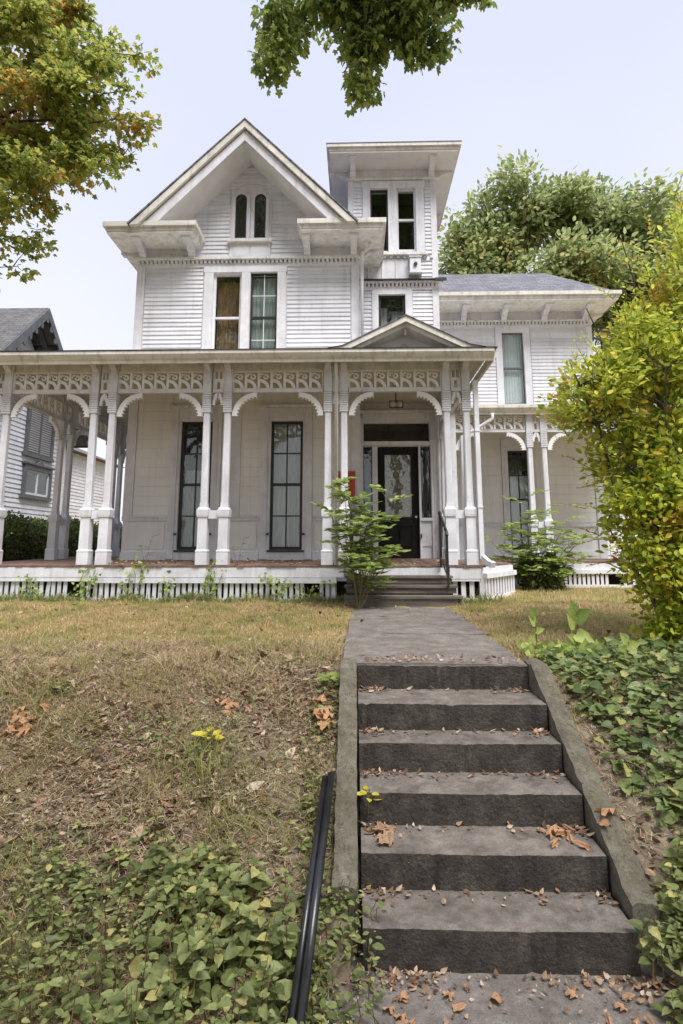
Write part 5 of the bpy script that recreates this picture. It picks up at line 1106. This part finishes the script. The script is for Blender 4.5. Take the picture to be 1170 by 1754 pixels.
# ---- leaf litter
def litter(n, sampler, size, mat, name, label, z_of=None):
    x, y = sampler(n); n = len(x); z = (gz(x, y) if z_of is None else z_of(x, y))+.012
    a = rng.random(n)*2*math.pi; A = np.stack([np.cos(a), np.sin(a), .25*rng.normal(size=n)], 1); Nn = np.array([0, 0, 1])+rdir(n)*.45
    o = link(name, leaves(np.stack([x, y, z+.007*rng.random(n)-.006], 1), A, Nn, size*1.25*(.35+1.0*rng.random(n)**1.6), CURL, mat, name)); return tag(o, label, 'leaf litter', kind='stuff')
bl = lambda x, y: np.clip(.5+.7*np.sin(x*1.9+2*np.sin(y*1.3))*np.sin(y*2.3+x), .05, 1)*sm((6.4-y)/.8)
litter(14000, region((-4.4, -.15), (2.6, 6.4), bl), .034, 'leaf_dead', 'leaf_litter', 'dry brown leaf litter scattered over the bank')
litter(800, region((-3.6, -.15), (2.8, 5.6), bl), .07, 'leaf_dead', 'leaf_litter', 'larger curled dead leaves on the brown bank')
litter(1400, region((1.55, 4), (2.8, 5.6), lambda x, y: .5+0*x), .045, 'leaf_dead', 'leaf_litter', 'dead leaves among the creeper right of the steps')
def straws(n, sampler, L, name, label):
    x, y = sampler(n); n = len(x); z = gz(x, y)+.006+.02*rng.random(n)
    a = rng.random(n)*2*math.pi; l = L*(.4+rng.random(n)); w_ = .0022; p = np.stack([x, y, z], 1); d = np.stack([np.cos(a)*l, np.sin(a)*l, rng.normal(0, .25, n)*l], 1); s_ = np.stack([-np.sin(a)*w_, np.cos(a)*w_, 0*a], 1); bnd = np.stack([rng.normal(0, .12, n)*l, rng.normal(0, .12, n)*l, .12*l*rng.random(n)], 1)
    m1 = p+d*.5+bnd
    V = np.stack([p-s_, p+s_, m1+s_, m1-s_, p+d+s_*.5, p+d-s_*.5], 1).reshape(-1, 3); i = np.arange(n)[:, None]*6
    tag(link(name, raw_mesh(name, V, np.concatenate([i+np.array([[0, 1, 2, 3]]), i+np.array([[3, 2, 4, 5]])]), 'straw')), label, 'straw', kind='stuff')
straws(42000, region((-4.6, -.14), (2.5, 6.2), lambda x, y: .25+.75*bl(x, y)), .06, 'straw_litter', 'pale dead grass stems strewn over the brown bank')
straws(9000, region((1.54, 4.2), (2.5, 5.8), lambda x, y: .6+0*x), .06, 'straw_litter', 'dead stems on the soil right of the steps')
litter(900, region((-6.5, 4.5), (6.0, 9.6), lambda x, y: np.where((x > -.1) & (x < 1.4), .25, 1)), .05, 'leaf_dead', 'leaf_litter', 'scattered dead leaves on the flat lawn')
def step_z(x, y):
    z = np.full_like(y, -1.08)
    for k in range(5, -1, -1): z = np.where(y >= SY[k]-.0, -.18*k, z)
    z = np.where(y > 4.93, .02+.012*(y-4.95), z); return z
def stepsamp(n):
    k = rng.integers(1, 6, n); yb = np.array([SY[i-1] for i in k]); y = yb-np.abs(rng.normal(0, .06, n))-.012; e = rng.random(n)
    x = np.where(e < .35, .02+np.abs(rng.normal(0, .14, n)), np.where(e < .65, 1.33-np.abs(rng.normal(0, .12, n)), .03+1.3*rng.random(n))); return np.clip(x, .01, 1.34), y
litter(560, stepsamp, .032, 'leaf_dead', 'leaf_litter', 'crumbled leaves gathered in the corners of the stone steps', step_z)
def landsamp(n):
    e = rng.random(n); x = np.where(e < .45, -.2+.6*rng.random(n)**2, np.where(e < .8, 1.5-.7*rng.random(n)**2, -.1+1.6*rng.random(n))); y = np.where(rng.random(n) < .5, 3.18-np.abs(rng.normal(0, .07, n)), 2.3+.85*rng.random(n)); return x, y
litter(900, landsamp, .026, 'leaf_dead', 'leaf_litter', 'dead leaves on the lower landing', step_z)
litter(160, lambda n: (.02+1.3*rng.random(n), 4.96+np.abs(rng.normal(0, .12, n))), .03, 'leaf_dead', 'leaf_litter', 'leaf crumbs along the top of the stone steps', step_z)
litter(420, lambda n: (-4.4+6*rng.random(n), 9.9+2*rng.random(n)), .05, 'leaf_dead', 'leaf_litter', 'dead leaves blown over the porch floor', lambda x, y: .655+.02*(y-9.8))
# single large fallen leaves
FL = [leaves(np.array([(-.05, 0, 0)]), np.array([(1., 0, 0)]), np.array([(0, .2*k, 1.)]), np.array([.13]), (np.c_[MAPLE[0][:, 0], MAPLE[0][:, 1]*(1-.25*k), MAPLE[0][:, 2]*1.2+(.5-.2*k)*(MAPLE[0][:, 0]-.5)**2+.5*MAPLE[0][:, 1]**2*(1 if k else .4)+.12*np.sin(MAPLE[0][:, 1]*9+k)], MAPLE[1]), m_, 'fallen_leaf') for k, m_ in enumerate(('leaf_orange', 'leaf_dead', 'leaf_orange'))]
def fallen(x, y, z, s, label, group, k=None):
    o = link('fallen_leaf', FL[k if k is not None else random.randrange(3)], None, (x, y, z+.02), (random.uniform(-.4, .4), random.uniform(-.4, .4), random.uniform(0, 6.28)), (s, s, s)); tag(o, label, 'leaf', group)
for k in range(14): x, y = -2.35+rng.normal(0, .22), 4.45+rng.normal(0, .1); fallen(x, y, gzf(x, y), 1.1, 'large tan leaf in the heap of leaves on the left of the bank', 'leaves heaped on the bank', 0)
for k in range(7): x, y = -.95+rng.normal(0, .14), 4.62+rng.normal(0, .05); fallen(x, y, gzf(x, y), .9, 'reddish-brown fallen leaf in the cluster above the yellow seedling', 'leaves above the seedling', 2)
for x, y, s in ((1.44, 3.72, .9), (1.40, 3.66, .65)): fallen(x, y, .035-(4.88-y)*.545, s, 'orange maple leaf lying on the right side wall of the steps', 'leaves on the right side wall', 0)
for k in range(9): x, y = 1.22+rng.normal(0, .08), 3.60+.22*rng.random(); fallen(x, y, -.72, .7, 'reddish fallen leaf in the right corner of the fifth step', 'leaves in the right corner of the fifth step', 2)
for k in range(8): x, y = .1+abs(rng.normal(0, .08)), 3.62+.16*rng.random(); fallen(x, y, -.72, .75, 'brown fallen leaf in the left corner of the fifth step', 'leaves in the left corner of the fifth step', 1)
for k in range(12): x, y = .12+abs(rng.normal(0, .16)), 2.75+.35*rng.random(); fallen(x, y, -1.09, .45, 'brown fallen leaf on the left of the lower landing', 'leaves on the left of the landing')
for k in range(12): x, y = 1.25+rng.normal(0, .18), 2.72+.35*rng.random(); fallen(x, y, -1.09, .45, 'tan fallen leaf on the right of the lower landing', 'leaves on the right of the landing')
fallen(.62, 3.02, -1.09, .6, 'single tan leaf on the landing below the bottom step', None, 0)
for k in range(8): x, y = -.2-.1*rng.random(), 4.35+.3*rng.random(); fallen(x, y, gzf(x, y)+.03, .9, 'orange leaf caught against the left side wall of the steps', 'leaves against the left side wall', 0)
for k in range(14): x, y = -2.2+1.9*rng.random(), 3.6+1.1*rng.random(); fallen(x, y, gzf(x, y), .6, 'brown fallen leaf lying loose on the dry bank', 'loose leaves on the bank', 1)

# ---- black pipe railing lying along the left side wall
pp = empty('pipe_railing'); tag(pp, 'black metal pipe railing lying along the left side wall of the steps', 'railing')
def on(x, y, h): return (x, y, gzf(x, y)+h)
a_, b_ = (-.165, 3.90), (-.25, 2.72)
za, zb = gzf(*a_)+.16, gzf(*b_)+.10
smooth(MB().tube([(a_[0], a_[1], za), (b_[0], b_[1], zb)], .023, 14).build('rail', 'pipe', pp))
smooth(MB().tube([(a_[0]-.038, a_[1]-.02, za-.012), (b_[0]-.04, b_[1]-.02, zb-.02)], .018, 12).build('rail', 'pipe', pp))
